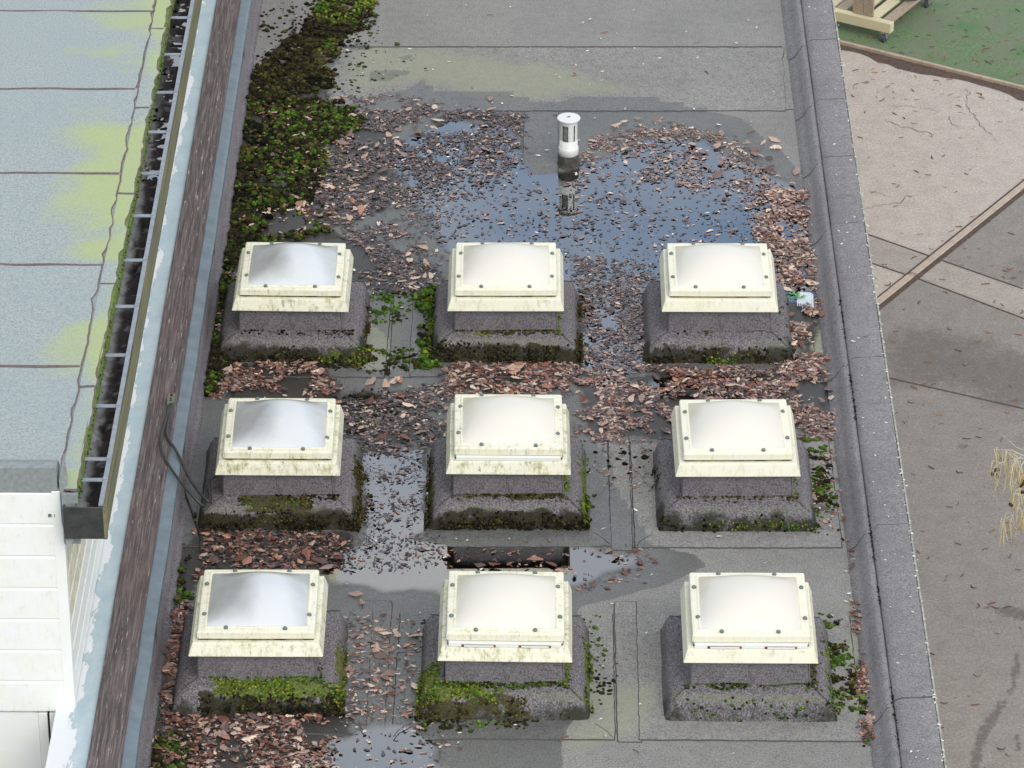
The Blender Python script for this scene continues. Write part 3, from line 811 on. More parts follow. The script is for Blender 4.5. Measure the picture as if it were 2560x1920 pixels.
        df['algae'] = ALG[r][c] * .55; df.rotation_euler.y = tilt
        go_ = ring_obj('dark_gap', [(.3165, .3915), (.3165, .4045)], M['dark_gap'], t, 2, .012); go_.rotation_euler.y = tilt  # dark ring between ledge and frame: gap shadow and grime put in colour
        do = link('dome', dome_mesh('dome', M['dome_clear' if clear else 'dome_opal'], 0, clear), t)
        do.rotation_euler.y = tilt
        if bolt_me is None:
            b0 = bolt_mb.build('bolt', M['bolt'], df, True, fix=False); bolt_me = b0.data
            b0.location = (-.155, -.291, .4505); first = False
            todo = [(.155, -.291), (-.155, .291), (.155, .291), (-.291, -.155), (-.291, .155), (.291, -.155), (.291, .155)]
        else:
            todo = [(-.155, -.291), (.155, -.291), (-.155, .291), (.155, .291), (-.291, -.155), (-.291, .155), (.291, -.155), (.291, .155)]
        for bx, by in todo:
            b = bpy.data.objects.new('bolt', bolt_me); COL.objects.link(b); b.parent = df
            b.location = (bx + rr.uniform(-.008, .008), by + rr.uniform(-.005, .005), .4505)
        # raised frame with a sliding vent strip along the front
        if (r, c) in ((1, 1), (2, 1), (2, 2)):
            up = .020
            df.location.z = up; do.location.z = up
            ro = ring_obj('riser', [(.314, .391), (.314, .425)], white, t, 2, .012); ro['algae'] = .2; ro.rotation_euler.y = tilt
            mb = MB(); mb.box(-.305, .305, -.3385, -.316, .3935, .4185, ch=.002)
            vo = mb.build('vent_strip', M['upvc_white'], t); vo['algae'] = .05; vo.rotation_euler.y = tilt
            if r == 2:
                for x0, x1 in ((-.235, -.05), (.075, .25)):
                    mb = MB(); mb.box(x0, x1, -.3415, -.3387, .3945, .4085)
                    o = mb.build('vent_slot', M['slot'], vo)
                    mb = MB(); mb.box(x0 + .014, x1 - .012, -.3445, -.3417, .3965, .4065)
                    o = mb.build('slot_cover', M['upvc_white'], vo); o['algae'] = 0.0

# ------------------------------------------------------------------ vent pipe
pv = empty('vent_pipe', (*G(1421, 411), -.006))
tag(pv, 'white drain vent pipe with a flat cap, standing at the edge of the big puddle', 'vent pipe')
mb = MB(); mb.lathe([(.084, 0), (.078, .01), (.0745, .03), (.073, .085), (.070, .092), (.060, .092)], 24)
mb.build('felt_sleeve', simple('black_sleeve', lin((92, 90, 86)), .85, 0, lin((44, 41, 38)), 34), pv, True, fix=False)
mb = MB(); mb.lathe([(.060, .08), (.069, .088), (.0695, .140), (.0665, .144), (.0625, .146), (.061, .202), (.058, .202), (.058, .09)], 28)
mb.build('pipe_body', M['pipe'], pv, True, fix=False)
mb = MB()
for a0, a1 in ((-92, -56), (-44, 32), (50, 104), (116, 162), (176, 222)):   # bars between the openings
    n = max(2, int((a1 - a0) / 10)); V = []
    for k in range(n + 1):
        a = R(a0 + (a1 - a0) * k / n)
        for rad in (.0605, .0575):
            for z in (.200, .352): V.append((rad * math.cos(a), rad * math.sin(a), z))
    F = []
    for k in range(n):
        i = 4 * k
        F += [(i, i + 4, i + 5, i + 1), (i + 2, i + 3, i + 7, i + 6)]
    F += [(0, 1, 3, 2), (4 * n, 4 * n + 2, 4 * n + 3, 4 * n + 1)]
    mb.quad_faces(V, F)
ib = MB(); ib.lathe([(.048, .10), (.048, .345)], 20); ib.build('inner_pipe', simple('inner_pipe', lin((150, 153, 148)), .7, 0, lin((84, 88, 84)), 26), pv, True, fix=False)
cage = mb.build('slotted_cage', M['pipe'], pv); cage['kind'] = 'stuff'
mb = MB(); mb.lathe([(.0612, .322), (.0612, .352), (.079, .354), (.080, .360), (.078, .364), (.0001, .368)], 32)
mb.build('cap_disc', M['pipe'], pv, False, fix=False)
mb = MB(); mb.quad_faces([(-.018, -.008, .3695), (.012, -.004, .3695), (.008, .012, .3695), (-.004, .006, .3695)], [(0, 1, 2, 3)])
mb.build('cap_hole', M['dark'], pv, fix=False)

# ------------------------------------------------------------------ neighbouring white-clad building
NX, NYF, NZ = -2.46, 18.19, 1.68
nb = empty('white_clad_building', (NX, NYF, -3.0))
tag(nb, 'white clad building with pale grey felt roof and a gutter along its edge', 'building')
def at_nb(o):
    o.parent = nb; o.location = (-NX, -NYF, 3.0); return o
mb = MB(); mb.box(-9.0, NX - .02, NYF + .025, Y1 + 4, -3.0, NZ - .05); mb.box(-9.0, NX - .02, NYF + .002, NYF + .025, .30, NZ - .05)
at_nb(mb.build('wall', M['clad']))['algae'] = .1
RE, RS = -2.392, -2.487
seams = [15.0] + [Y(v, NZ) for v in (922, 669, 440, 229, 35)] + [28.8, 30.0, 31.2, 32.4, 34.0, 36]
seams[0] = NYF + .14
def pale_maps(x, y):
    d = (RE - x)
    st = fbm(x * .45, y, .55, 71, 4)
    g = sstep(.95, .05, d + (fbm(x, y, .35, 73, 4) - .5) * .5) * sstep(.40, .66, st) * 1.0
    g += sstep(.10, .0, d) * .35 + .35 * sstep(.5, .1, d) * fbm(x, y, .16, 77, 4)
    return np.stack([np.clip(g, 0, 1), g * 0, g * 0, g * 0 + 1], -1)
def pale_sheet(x0, x1, y0, y1, z, seed, name='felt_sheet'):
    nx, ny = max(2, int((x1 - x0) / .1)), max(4, int((y1 - y0) / .06))
    rr = np.random.default_rng(seed)
    xs, ys = np.meshgrid(np.linspace(x0, x1, nx + 1), np.linspace(y0, y1, ny + 1))
    wobx = (vnoise(xs * 2.7 + 5, ys * 0 + seed, .3, seed) - .5) * .018
    ys[0] += wobx[0]
    xs[:, -1] += rr.normal(0, .004, ny + 1) + (vnoise(ys[:, -1] * 2, ys[:, -1] * 0, .2, seed) - .5) * .02
    x, y = xs.ravel(), ys.ravel()
    V = np.stack([x, y, np.full(len(x), z)], -1)
    i = np.arange(len(x)).reshape(ny + 1, nx + 1)
    F = list(np.stack([i[:-1, :-1], i[:-1, 1:], i[1:, 1:], i[1:, :-1]], -1).reshape(-1, 4)); mi = [0] * len(F)
    # bitumen bleed along the near and the outer edge
    def border(idx, off):
        nonlocal V
        o = len(V)
        P = V[idx] + np.array([off[0], off[1], 0]) * (.5 + 1.1 * vnoise(np.arange(len(idx)) * 1.0, np.zeros(len(idx)), 2.2, seed + 3))[:, None]
        P[:, 2] = z - .0009
        V = np.concatenate([V, P])
        for k in range(len(idx) - 1):
            F.append(np.array([idx[k], o + k, o + k + 1, idx[k + 1]])); mi.append(1)
    border(list(i[0]), (0, -.020)); border(list(i[:, -1]), (.008, 0))
    return at_nb(link(name, arr_mesh(name, V, np.array(F), [M['felt_pale'], M['bitpale']], mi, pale_maps(V[:, 0], V[:, 1]), 'stain')))
M['bitpale'] = simple('pale_lap_edge', lin((122, 108, 106)), .8, 0, lin((84, 74, 74)), 40)
mb = MB(); mb.quad_faces([(-9, NYF + .02, NZ - .012), (RE - .01, NYF + .02, NZ - .012), (RE - .01, 38, NZ - .012), (-9, 38, NZ - .012)], [(0, 1, 2, 3)])
at_nb(mb.build('roof', M['felt_pale'], None, fix=False))
for k, (a, b) in enumerate(zip(seams[:-1], seams[1:])):
    pale_sheet(-6.2, RS, a + .03, b + .05, NZ - .004 + .0014 * k, 300 + k)
es = [NYF - .02] + [Y(v, NZ) for v in (972, 715, 488, 275, 77)] + [28.6, 30.2, 32, 36]
for k, (a, b) in enumerate(zip(es[:-1], es[1:])):
    pale_sheet(RS + .012, RE, a + .03, b + .05, NZ - .009 + .0014 * k, 320 + k, 'eaves_felt')
mb = MB(); mb.prism([(RE - .004, NZ - .008), (RE + .008, NZ - .014), (RE + .016, NZ - .05), (RE + .018, NZ - .085), (RE + .004, NZ - .085)], NYF, 36, 0, 90, .006, 4)
at_nb(mb.build('eaves_drip', simple('mossy_drip', lin((120, 146, 66)), .9, 0, lin((70, 84, 44)), 24, .6)))
# gable verge and torn flap
mb = MB(); mb.prism([(0, NZ + .128), (0, NZ), (.0, NZ - .02), (.05, NZ - .02), (.22, NZ - .003), (.10, NZ + .118), (.05, NZ + .134)], 0, 6.4, 0, 24, .006, 3)
o = mb.build('gable_verge', M['curb_felt']); at_nb(o)
o.rotation_euler.z = -math.pi / 2; o.location = (-NX + (-8.9), -NYF + 0.0, 3.0)
o.matrix_parent_inverse.identity()
for v in o.data.vertices:      # sweep runs along x
    v.co = Vector((-(v.co.y), v.co.x, v.co.z))
o.rotation_euler.z = 0
o.location = (-NX + NX - .005, -NYF + NYF - .012, 3.0); o.location = (-.02, -.012, 3.0)
mb = MB()
mb.quad_faces([(-2.468, 18.175, NZ + .06), (-2.425, 18.20, NZ - .10), (-2.40, 18.10, NZ - .26), (-2.435, 18.08, NZ - .30), (-2.462, 18.13, NZ - .16), (-2.452, 18.30, NZ + .15), (-2.435, 18.27, NZ + .03)],
              [(0, 1, 2, 3, 4), (0, 6, 5), (0, 1, 6)])
at_nb(mb.build('torn_flap', M['curb_felt'], None, fix=False))
mb = MB(); mb.box(-2.456, -2.372, 18.13, 18.155, NZ - .30, NZ - .005); at_nb(mb.build('gutter_bracket_board', M['curb_felt']))
# front boards with a corner trim
bz = np.linspace(.30, NZ - .015, 8)
for k in range(7):
    z0, z1 = bz[k], bz[k + 1]
    mb = MB()
    mb.quad_faces([(-9, NYF - .012, z0 + .004), (NX - .045, NYF - .012, z0 + .004), (NX - .045, NYF - .012, z1 - .016), (NX - .045, NYF - .007, z1 - .005), (NX - .045, NYF - .007, z1),
                   (-9, NYF - .007, z1), (-9, NYF - .007, z1 - .005), (-9, NYF - .012, z1 - .016), (-9, NYF + .002, z0 + .004), (NX - .045, NYF + .002, z0 + .004)],
                  [(0, 1, 2, 7), (7, 2, 3, 6), (6, 3, 4, 5), (8, 9, 1, 0)])
    o = mb.build('board', M['clad'], None, fix=False); at_nb(o); o['algae'] = .15
    for v in o.data.vertices: v.co.y -= .002
mb = MB(); mb.box(NX - .052, NX + .002, NYF - .017, NYF + .03, .285, NZ - .01, ch=.003)
at_nb(mb.build('corner_trim', M['clad']))['algae'] = .05
sz = np.linspace(.335, NZ - .09, 9)
for k in range(8):
    mb = MB(); z0, z1 = sz[k], sz[k + 1]
    mb.quad_faces([(NX - .004, NYF + .03, z0), (NX - .004, 36, z0), (NX - .004, 36, z1 - .03), (NX - .018, 36, z1 - .006), (NX - .018, 36, z1), (NX - .018, NYF + .03, z1), (NX - .018, NYF + .03, z1 - .006), (NX - .004, NYF + .03, z1 - .03)],
                  [(0, 1, 2, 7), (7, 2, 3, 6), (6, 3, 4, 5)])
    o = mb.build('side_board', M['upvc'] if k in (3, 4, 5) else M['clad'], None, fix=False); at_nb(o); o['algae'] = 1.0 if k in (3, 4, 5) else .35
# tiny label plate with dark marks on the top board
for dx in (0, .006, .012, .03):
    mb = MB(); mb.box(NX - .075 + dx, NX - .0715 + dx, NYF - .0175, NYF - .0145, 1.515, 1.533); at_nb(mb.build('plate_mark', M['dark']))
# wall and window below the cladding
mb = MB(); mb.box(-9, -2.662, NYF + .0, NYF + .024, -3.0, .284); at_nb(mb.build('wall_panel', M['clad']))['algae'] = 0.0
wf = empty('window'); at_nb(wf); wf.location = (0, 0, 0)
def wpart(x0, x1, y0, y1, nm, m):
    mb = MB(); mb.box(x0, x1, y0, y1, -1.1, .283, ch=.003)
    o = mb.build(nm, M[m]); o.parent = wf; o.location = (-NX, -NYF, 3.0); o['algae'] = 0.05
wpart(-2.660, -2.612, NYF - .006, NYF + .022, 'frame', 'clad'); wpart(-2.611, -2.601, NYF + .004, NYF + .02, 'dark_gap', 'dark')
wpart(-2.600, -2.563, NYF - .004, NYF + .022, 'frame', 'clad'); wpart(-2.562, -2.517, NYF + .010, NYF + .02, 'pane', 'glass')
wpart(-2.516, -2.506, NYF + .006, NYF + .02, 'dark_gap', 'dark'); wpart(-2.505, -2.462, NYF - .004, NYF + .022, 'frame', 'clad')
# gutter
GX0, GX1, GZ0, GZ1 = -2.446, -2.228, NZ - .24, NZ - .05
gu = empty('gutter'); at_nb(gu); gu.location = (0, 0, 0)
def gpart(mb, nm, m, sm=False):
    o = mb.build(nm, M[m]); o.parent = gu; o.location = (-NX, -NYF, 3.0); return o
GY0 = NYF - .10
mb = MB()
mb.box(GX0, GX0 + .006, GY0 + .006, 36, GZ0, GZ1 - .01); mb.box(GX0 + .006, GX1 - .008, GY0 + .006, 36, GZ0, GZ0 + .006)
gpart(mb, 'trough', 'gutter_black')
mb = MB(); mb.prism([(GX1 - .006, GZ0), (GX1, GZ0), (GX1 - .008, GZ1 - .012), (GX1 - .016, GZ1 - .012)], GY0 + .006, 36); gpart(mb, 'outer_side', 'gutter_side')
mb = MB(); mb.box(GX1 - .036, GX1 - .012, GY0 + .015, 36, GZ1 - .006, GZ1 + .002); gpart(mb, 'lip', 'gutter')
mb = MB(); mb.box(GX0, GX1, GY0 - .004, GY0 + .006, GZ0 - .004, GZ1 - .004, ch=.002); gpart(mb, 'stop_end', 'gutter_black')
mb = MB(); mb.box(GX1 - .012, GX1 + .004, GY0 - .008, GY0 + .03, GZ0 - .004, GZ1 - .004, ch=.002); gpart(mb, 'end_strap', 'gutter_side')
for v in (48, 140, 235, 334, 438, 544, 655, 771, 893, 1020, 1153, 1205):
    y = Y(v, NZ - .06)
    mb = MB(); mb.box(RE - .02, GX1 - .037, y - .016, y + .016, GZ1 - .010, GZ1 - .004, ch=.001)
    mb.box(GX1 - .037, GX1 - .018, y - .016, y + .016, GZ1 + .0025, GZ1 + .006)
    gpart(mb, 'bracket', 'gutter')

# ------------------------------------------------------------------ cables and connector on the capping board
bx, by = G(428, 1000, .37)
cb = empty('electric_cable', (bx, by, .36))
tag(cb, 'black twin cable running from a grey connector block to the clear skylight', 'cable')
mb = MB(); mb.box(-.022, .022, -.055, .055, -.004, .028, ch=.004); o = mb.build('connector_block', M['zip'], cb)
for yy in (-.035, -.012, .022, .036):
    mb = MB(); mb.lathe([(.008, .0285), (.006, .0292), (.0001, .0295)], 8, c=(0, yy)); mb.build('terminal_hole', M['dark'], o, fix=False)
sx, sy = RX[1][0] - .345, RY[1] - .30
def cable(pts, r=.009):
    P = [Vector(p) for p in pts]; out = []
    for i in range(len(P) - 1):
        p0, p1, p2, p3 = P[max(i - 1, 0)], P[i], P[i + 1], P[min(i + 2, len(P) - 1)]
        for k in range(8):
            t = k / 8
            out.append(.5 * ((2 * p1) + (-p0 + p2) * t + (2 * p0 - 5 * p1 + 4 * p2 - p3) * t * t + (-p0 + 3 * p1 - 3 * p2 + p3) * t ** 3))
    out.append(P[-1])
    mb = MB(); mb.tube([p - Vector((bx, by, .36)) for p in out], r, 7); mb.build('cable', M['black_plastic'], cb, True)
cable([(bx + .002, by - .05, .372), (bx - .012, by - .25, .366), (bx - .02, by - .48, .366), (bx + .02, by - .68, .363), (bx + .12, by - .88, .33), (bx + .26, by - .98, .22), (sx - .08, sy - .02, .17), (sx + .01, sy + .02, .20)])
cable([(bx + .010, by - .05, .372), (bx + .004, by - .25, .367), (bx + .01, by - .42, .366), (bx + .08, by - .58, .345), (bx + .18, by - .78, .26), (bx + .29, by - .90, .20), (sx - .06, sy + .06, .20), (sx + .015, sy + .08, .24)])
p0 = W([(398, 1045)])[0]; p1 = W([(412, 1100)])[0]; p2 = W([(434, 1165)])[0]
mb = MB(); mb.tube([(p0[0], p0[1], .02), ((p0[0] + p1[0]) / 2 - .01, (p0[1] + p1[1]) / 2, .018), (p1[0], p1[1], .016), (p2[0], p2[1], .014), (p2[0] + .012, p2[1] - .15, .012)], .006, 6)
tag(mb.build('loose_cable', M['black_plastic'], None, True), 'thin loose black cable lying on the felt beside the cabled skylight', 'cable')
# bead of sealant cable between the board and the zinc strip
mb = MB(); n = 120
mb.tube([(-2.172 + .0025 * math.sin(k * 1.7), 21.45 + k * (Y1 - 21.45) / n, .345 + .002 * math.sin(k * .9)) for k in range(n + 1)], .006, 5)
tag(mb.build('edge_cable', simple('grey_cable', lin((74, 76, 88)), .6), None, True), 'thin dark cable pinned along the seam of the timber capping board', 'cable')

# ------------------------------------------------------------------ comb and sprig on the leaves
cxy = G(2012, 757, 0)
co = empty('plastic_comb', (cxy[0], cxy[1], .02), R(-6))
tag(co, 'white plastic comb lying on the brown leaves beside a skylight', 'comb')
mb = MB()
mb.quad_faces([(-.05, -.055, 0), (.05, -.055, 0), (.036, .075, .012), (-.048, .075, .012), (-.05, -.055, .006), (.05, -.055, .006), (.036, .075, .018), (-.048, .075, .018)],
              [(3, 2, 1, 0), (4, 5, 6, 7), (0, 1, 5, 4), (1, 2, 6, 5), (2, 3, 7, 6), (3, 0, 4, 7)])
mb.build('comb_spine', M['comb'], co)
for k in range(9):
    x = -.046 + k * .0112
    mb = MB(); mb.box(x, x + .0055, -.055 - (.035 if k not in (3, 5) else .06), -.054, .0, .006, ch=.001); mb.build('tooth', M['comb'], co)
mb = MB(); mb.quad_faces([(.05, -.10, .0), (.062, -.11, .0), (.05, .05, .012), (.038, .074, .014), (.05, -.10, .008), (.062, -.11, .006), (.05, .05, .016), (.038, .074, .018)], [(3, 2, 1, 0), (4, 5, 6, 7), (0, 1, 5, 4), (1, 2, 6, 5), (2, 3, 7, 6), (3, 0, 4, 7)])
mb.build('comb_end', M['comb'], co)
sxy = G(1980, 756, 0)
mb = MB(); rr = random.Random(4)
for k in range(34):
    a = rr.uniform(0, 6.28); x0, y0 = rr.uniform(-.05, .06), rr.uniform(-.03, .03); l = rr.uniform(.025, .05); w = .006
    dx, dy = math.cos(a), math.sin(a); z = rr.uniform(.02, .05)
    mb.quad_faces([(x0, y0, z), (x0 + dx * l * .5 - dy * w, y0 + dy * l * .5 + dx * w, z + .015), (x0 + dx * l, y0 + dy * l, z + .006), (x0 + dx * l * .5 + dy * w, y0 + dy * l * .5 - dx * w, z + .015)], [(0, 1, 2, 3)])
o = mb.build('green_sprig', M['sprig'], None, False, (sxy[0], sxy[1], .0), fix=False)
tag(o, 'small fresh green sprig on the leaves next to the white plastic comb', 'plant')

# ------------------------------------------------------------------ yard below
YZ = -3.0
mb = MB(); mb.quad_faces([(-700, -300, YZ - .012), (700, -300, YZ - .012), (700, 1100, YZ - .012), (-700, 1100, YZ - .012)], [(0, 1, 2, 3)])
tag(mb.build('ground', M['ground'], None, fix=False), kind='structure')
YK = lambda pts: W(pts, YZ)
E0, E1 = G(1895 * K, 655 * K, YZ), G(2212 * K, 400 * K, YZ)
ed = Vector((E1[0] - E0[0], E1[1] - E0[1], 0)).normalized(); en = Vector((-ed.y, ed.x, 0))
g0, g1 = Vector((*G(1812 * K, 92 * K, YZ), 0)), Vector((*G(2212 * K, 192 * K, YZ), 0))
gd = (g1 - g0).normalized(); gn = Vector((gd.y, -gd.x, 0));  gn = gn if gn.y > 0 else -gn
yx, yy, yF = grid(2.0, 6.5, 18.0, 37.0, .045)
side = (yx - E0[0]) * en.x + (yy - E0[1]) * en.y
pink = sstep(-.02, .02, side)
band = sdf(yx, yy, np.array([G(2160, 583, YZ), G(2557, 722, YZ), G(2900, 840, YZ), G(2900, 920, YZ), G(2557, 794, YZ), G(2285, 693, YZ), G(2170, 655, YZ)]))
bm_ = sstep(-.015, .015, band)
pink = np.clip(pink * (1 - .55 * bm_) + bm_ * .55 * (1 - pink) + .18 * (1 - pink) * sstep(24.5, 22.5, yy), 0, 1)
dark = np.zeros(len(yx))
for p, a in ((YK([(1910, 690), (2060, 700), (2212, 760), (2300, 800), (2300, 920), (2212, 890), (2040, 850), (1925, 830)]), .75), (YK([(2150, 560), (2212, 540), (2300, 560), (2300, 640), (2150, 610)]), .5),
             (YK([(2100, 900), (2300, 930), (2300, 960), (2100, 930)]), .35), (YK([(1925, 1000), (2050, 1050), (2000, 1250), (1960, 1200)]), .2)):
    dark = np.maximum(dark, a * mask(yx, yy, p, .3, .25, .5, 61))
wet = np.zeros(len(yx))
for pl, w in (([(2200, 1400), (2190, 1480), (2180, 1500)], .03), ([(2165, 1520), (2140, 1560), (2120, 1590), (2110, 1640), (2100, 1680)], .05), ([(2075, 965), (2085, 965)], .045), ([(2175, 1320), (2212, 1330)], .09), ([(2050, 1240), (2040, 1255)], .02), ([(2195, 1590), (2198, 1620)], .03)):
    pts = [G(u * K, v * K, YZ) for u, v in pl]
    wet = np.maximum(wet, sstep(w * 1.5, w * .4, line_d(yx, yy, pts) + .03 * (fbm(yx, yy, .12, 8) - .5)))
yo = link('yard_pavement', arr_mesh('yard_pavement', np.stack([yx, yy, np.full(len(yx), YZ)], -1), yF, M['yard'], col=np.stack([wet, pink, dark, dark * 0 + 1], -1), colname='stain'))
tag(yo, kind='structure')
def strip(p, d, l, w, z0, z1, nm, m, parent=None, ch=.004):
    p = Vector((*p[:2], 0)); Mx = Matrix.Translation((p.x, p.y, 0)) @ Matrix.Rotation(math.atan2(d.y, d.x), 4, 'Z')
    mb = MB(); mb.box(0, l, -w / 2, w / 2, z0, z1, 0, Mx, ch); return mb.build(nm, M[m], parent)
# diagonal edging in two lengths, with dirt in the joints
J = G(1970 * K, 590 * K, YZ)
lj = (Vector((*J, 0)) - Vector((*E0, 0))).length
o = strip(Vector((*E0, 0)) - ed * 1.0, ed, 1.0 + lj - .06, .062, YZ - .05, YZ + .014, 'concrete_edging', 'edging_dark')
tag(o, 'pale edging strip in the yard, short length running in under the roof edge', 'edging', 'diagonal edging strips in the yard')
o = strip(Vector((*E0, 0)) + ed * lj, ed, 3.4, .062, YZ - .05, YZ + .011, 'concrete_edging', 'edging_dark')
tag(o, 'pale edging strip in the yard, long length running diagonally away from the roof', 'edging', 'diagonal edging strips in the yard')
for s, w in ((1, .02), (-1, .045)):
    pp = Vector((*E0, 0)) - ed + en * s * (.0315 + w / 2)
    o = strip(pp, ed, 4.6 + lj, w, YZ - .02, YZ + .006, 'joint_dirt', 'dirt', yo, .002)
# band joints
for a, b in (((2160, 583), (2557, 722)), ((2295, 697), (2600, 812)), ((2170, 655), (2280, 692))):
    A, B = Vector((*G(*a, YZ), 0)), Vector((*G(*b, YZ), 0)); d = B - A
    strip(A, d.normalized(), d.length, .016, YZ - .01, YZ + .004, 'joint', 'dirt', yo, .001)
A, B = Vector((*G(2222, 945, YZ), 0)), Vector((*G(2560, 1022, YZ), 0)); d = B - A
strip(A, d.normalized(), d.length, .016, YZ - .01, YZ + .004, 'joint', 'dirt', yo, .001)
# cracks
def crack(pts, w=.010, seed=0):
    rr = random.Random(seed); P = [Vector((*G(u, v, YZ), YZ + .004)) for u, v in pts]; Q = []
    for a, b in zip(P[:-1], P[1:]):
        for k in range(5): Q.append(a.lerp(b, k / 5) + Vector((rr.uniform(-.012, .012), rr.uniform(-.02, .02), 0)))
    Q.append(P[-1]); V, F = [], []
    for i, q in enumerate(Q):
        ww = w * .6 * (.4 + rr.random()) * (.3 if i in (0, len(Q) - 1) else 1)
        d = (Q[min(i + 1, len(Q) - 1)] - Q[max(i - 1, 0)]).normalized(); n = Vector((-d.y, d.x, 0))
        V += [q + n * ww / 2, q - n * ww / 2]
        if i: F.append((2 * i - 2, 2 * i - 1, 2 * i + 1, 2 * i))
    mb = MB(); mb.quad_faces(V, F); mb.build('crack', M['dirt'], yo, fix=False)
crack([(2412, 224), (2424, 230), (2414, 252), (2425, 276), (2436, 290), (2450, 316), (2480, 338)], .008, 1)
crack([(2210, 300), (2250, 316), (2300, 328), (2340, 336)], .008, 2)
crack([(2160, 523), (2205, 512), (2250, 508), (2262, 494), (2285, 490)], .008, 3)
crack([(2220, 264), (2300, 268), (2350, 282)], .005, 4)
crack([(2168, 480), (2200, 484), (2225, 495)], .007, 5)
crack([(2372, 290), (2380, 312), (2400, 318)], .007, 6)
# turf with its pale edging and the strip of dirt
far = 14.0
tv = [g0 - gd * 2.5, g1 + gd * 2.5, g1 + gd * 2.5 + gn * far, g0 - gd * 2.5 + gn * far]
mb = MB(); mb.quad_faces([(p.x, p.y, YZ + .012) for p in tv], [(0, 1, 2, 3)])
tag(mb.build('turf', M['turf'], None), kind='structure')
strip(g0 - gd * 2.5 - gn * .02, gd, 7.0, .035, YZ - .02, YZ + .035, 'turf_edging', 'edging', yo)
dmb = MB(); rr = random.Random(8); V, F = [], []
for i in range(61):
    p = g0 - gd * 2.0 + gd * (6.5 * i / 60) - gn * .038; w = .13 + .05 * math.sin(i * .55) + rr.uniform(-.02, .02) + .05 * max(0, i / 60 - .45)
    q = p - gn * w; V += [(p.x, p.y, YZ + .005), (q.x, q.y, YZ + .003)]
    if i: F.append((2 * i - 2, 2 * i - 1, 2 * i + 1, 2 * i))
dmb.quad_faces(V, F); dmb.build('dirt_strip', M['dirt'], yo)

# timber trolley on castors with a grey pot
TA = R(-30.3)
tr = empty('timber_trolley', (3.161, 33.816, YZ), TA)
tag(tr, 'pale timber slatted trolley on castors standing on the green turf', 'trolley')
ZB0, ZB1 = .105, .205
mb = MB(); mb.box(-.70, 0, 0, .075, ZB0, ZB1, ch=.006); mb.build('beam', M['timber'], tr)
mb = MB(); mb.box(-.70, 0, .88, .955, ZB0, ZB1, ch=.006); mb.build('beam', M['timber'], tr)
for x0, x1, m in ((-.11, -.01, 'timber_grey'), (-.26, -.155, 'timber'), (-.415, -.31, 'timber'), (-.585, -.488, 'timber_grey'), (-.70, -.61, 'timber')):
    mb = MB(); mb.box(x0, x1, .078, 1.0, ZB1 - .022, ZB1 + .002, ch=.003); mb.build('slat', M[m], tr)
for x0, x1 in ((-.40, -.297), (-.293, -.20)):
    mb = MB(); mb.box(x0, x1, .045, .070, ZB1 + .003, ZB1 + 1.0, ch=.003); mb.build('post', M['timber_grey'], tr)
for x, y in ((-.06, .035), (-.64, .035), (-.06, .92), (-.64, .92)):
    ca = empty('castor'); ca.parent = tr; ca.location = (x, y, 0)
    mb = MB(); n = 20
    V = [(s * .013, .047 * math.cos(2 * math.pi * k / n) - .012, .048 + .047 * math.sin(2 * math.pi * k / n)) for s in (-1, 1) for k in range(n)]
    mb.quad_faces(V, [(k, (k + 1) % n, n + (k + 1) % n, n + k) for k in range(n)] + [tuple(range(n)), tuple(range(2 * n - 1, n - 1, -1))])
    mb.build('wheel', M['rubber'], ca)
    mb = MB()
    for s in (-1, 1):
        mb.quad_faces([(s * .017, -.045, .10), (s * .017, .04, .10), (s * .017, .0, .035), (s * .017, -.022, .035), (s * .021, -.045, .10), (s * .021, .04, .10), (s * .021, .0, .035), (s * .021, -.022, .035)],
                      [(0, 1, 2, 3), (7, 6, 5, 4), (0, 4, 5, 1), (1, 5, 6, 2), (2, 6, 7, 3), (3, 7, 4, 0)])
    mb.box(-.03, .03, -.045, .04, .097, .104)
    mb.build('fork', M['castor_metal'], ca)
pl = Matrix.Translation((3.161, 33.816, YZ)) @ Matrix.Rotation(TA, 4, 'Z') @ Vector((-.125, .62, ZB1 + .003))
mb = MB(); mb.lathe([(.0001, 0), (.105, 0), (.115, .01), (.14, .22), (.15, .24), (.15, .26), (.138, .26), (.125, .10)], 24)
tag(mb.build('grey_pot', M['pot'], None, True, pl, fix=False), 'grey round pot standing on the slats of the timber trolley', 'pot')

# ------------------------------------------------------------------ alder beside the building, hanging catkins
al = empty('alder_tree', (3.75, 18.9, YZ))
tag(al, 'bare alder branch with hanging yellow catkins over the yard', 'tree')
A3 = lambda p: (p[0] - 3.75, p[1] - 18.9, p[2] - YZ)
mb = MB(); mb.tube([A3(p) for p in ((3.75, 18.9, -3), (3.72, 18.92, -1.5), (3.66, 18.88, .2), (3.55, 18.85, 1.6), (3.5, 18.8, 3.2))], [.09, .075, .06, .045, .01], 10); mb.build('trunk', M['bark'], al, True)
def zat(u, v, y):
    """height of the point seen at u,v that lies y metres away"""
    lo, hi = -3.0, 6.0
    for _ in range(40):
        m = (lo + hi) / 2
        if G(u, v, m)[1] > y: lo = m
        else: hi = m
    return G(u, v, lo)[0], y, lo
AY = 18.7
brs = [([(2680, 1150), (2600, 1140), (2560, 1140), (2530, 1126), (2484, 1123)], .006), ([(2600, 1140), (2540, 1118), (2515, 1095), (2500, 1082)], .003), ([(2680, 1150), (2620, 1145), (2540, 1146), (2500, 1160)], .004),
       ([(2680, 1250), (2600, 1245), (2550, 1258), (2526, 1290), (2500, 1302)], .005), ([(2600, 1245), (2560, 1232), (2530, 1235)], .003), ([(2680, 1440), (2600, 1440), (2556, 1455)], .004), ([(2640, 1190), (2590, 1175), (2545, 1185)], .003)]
rr = random.Random(21)
twp = []
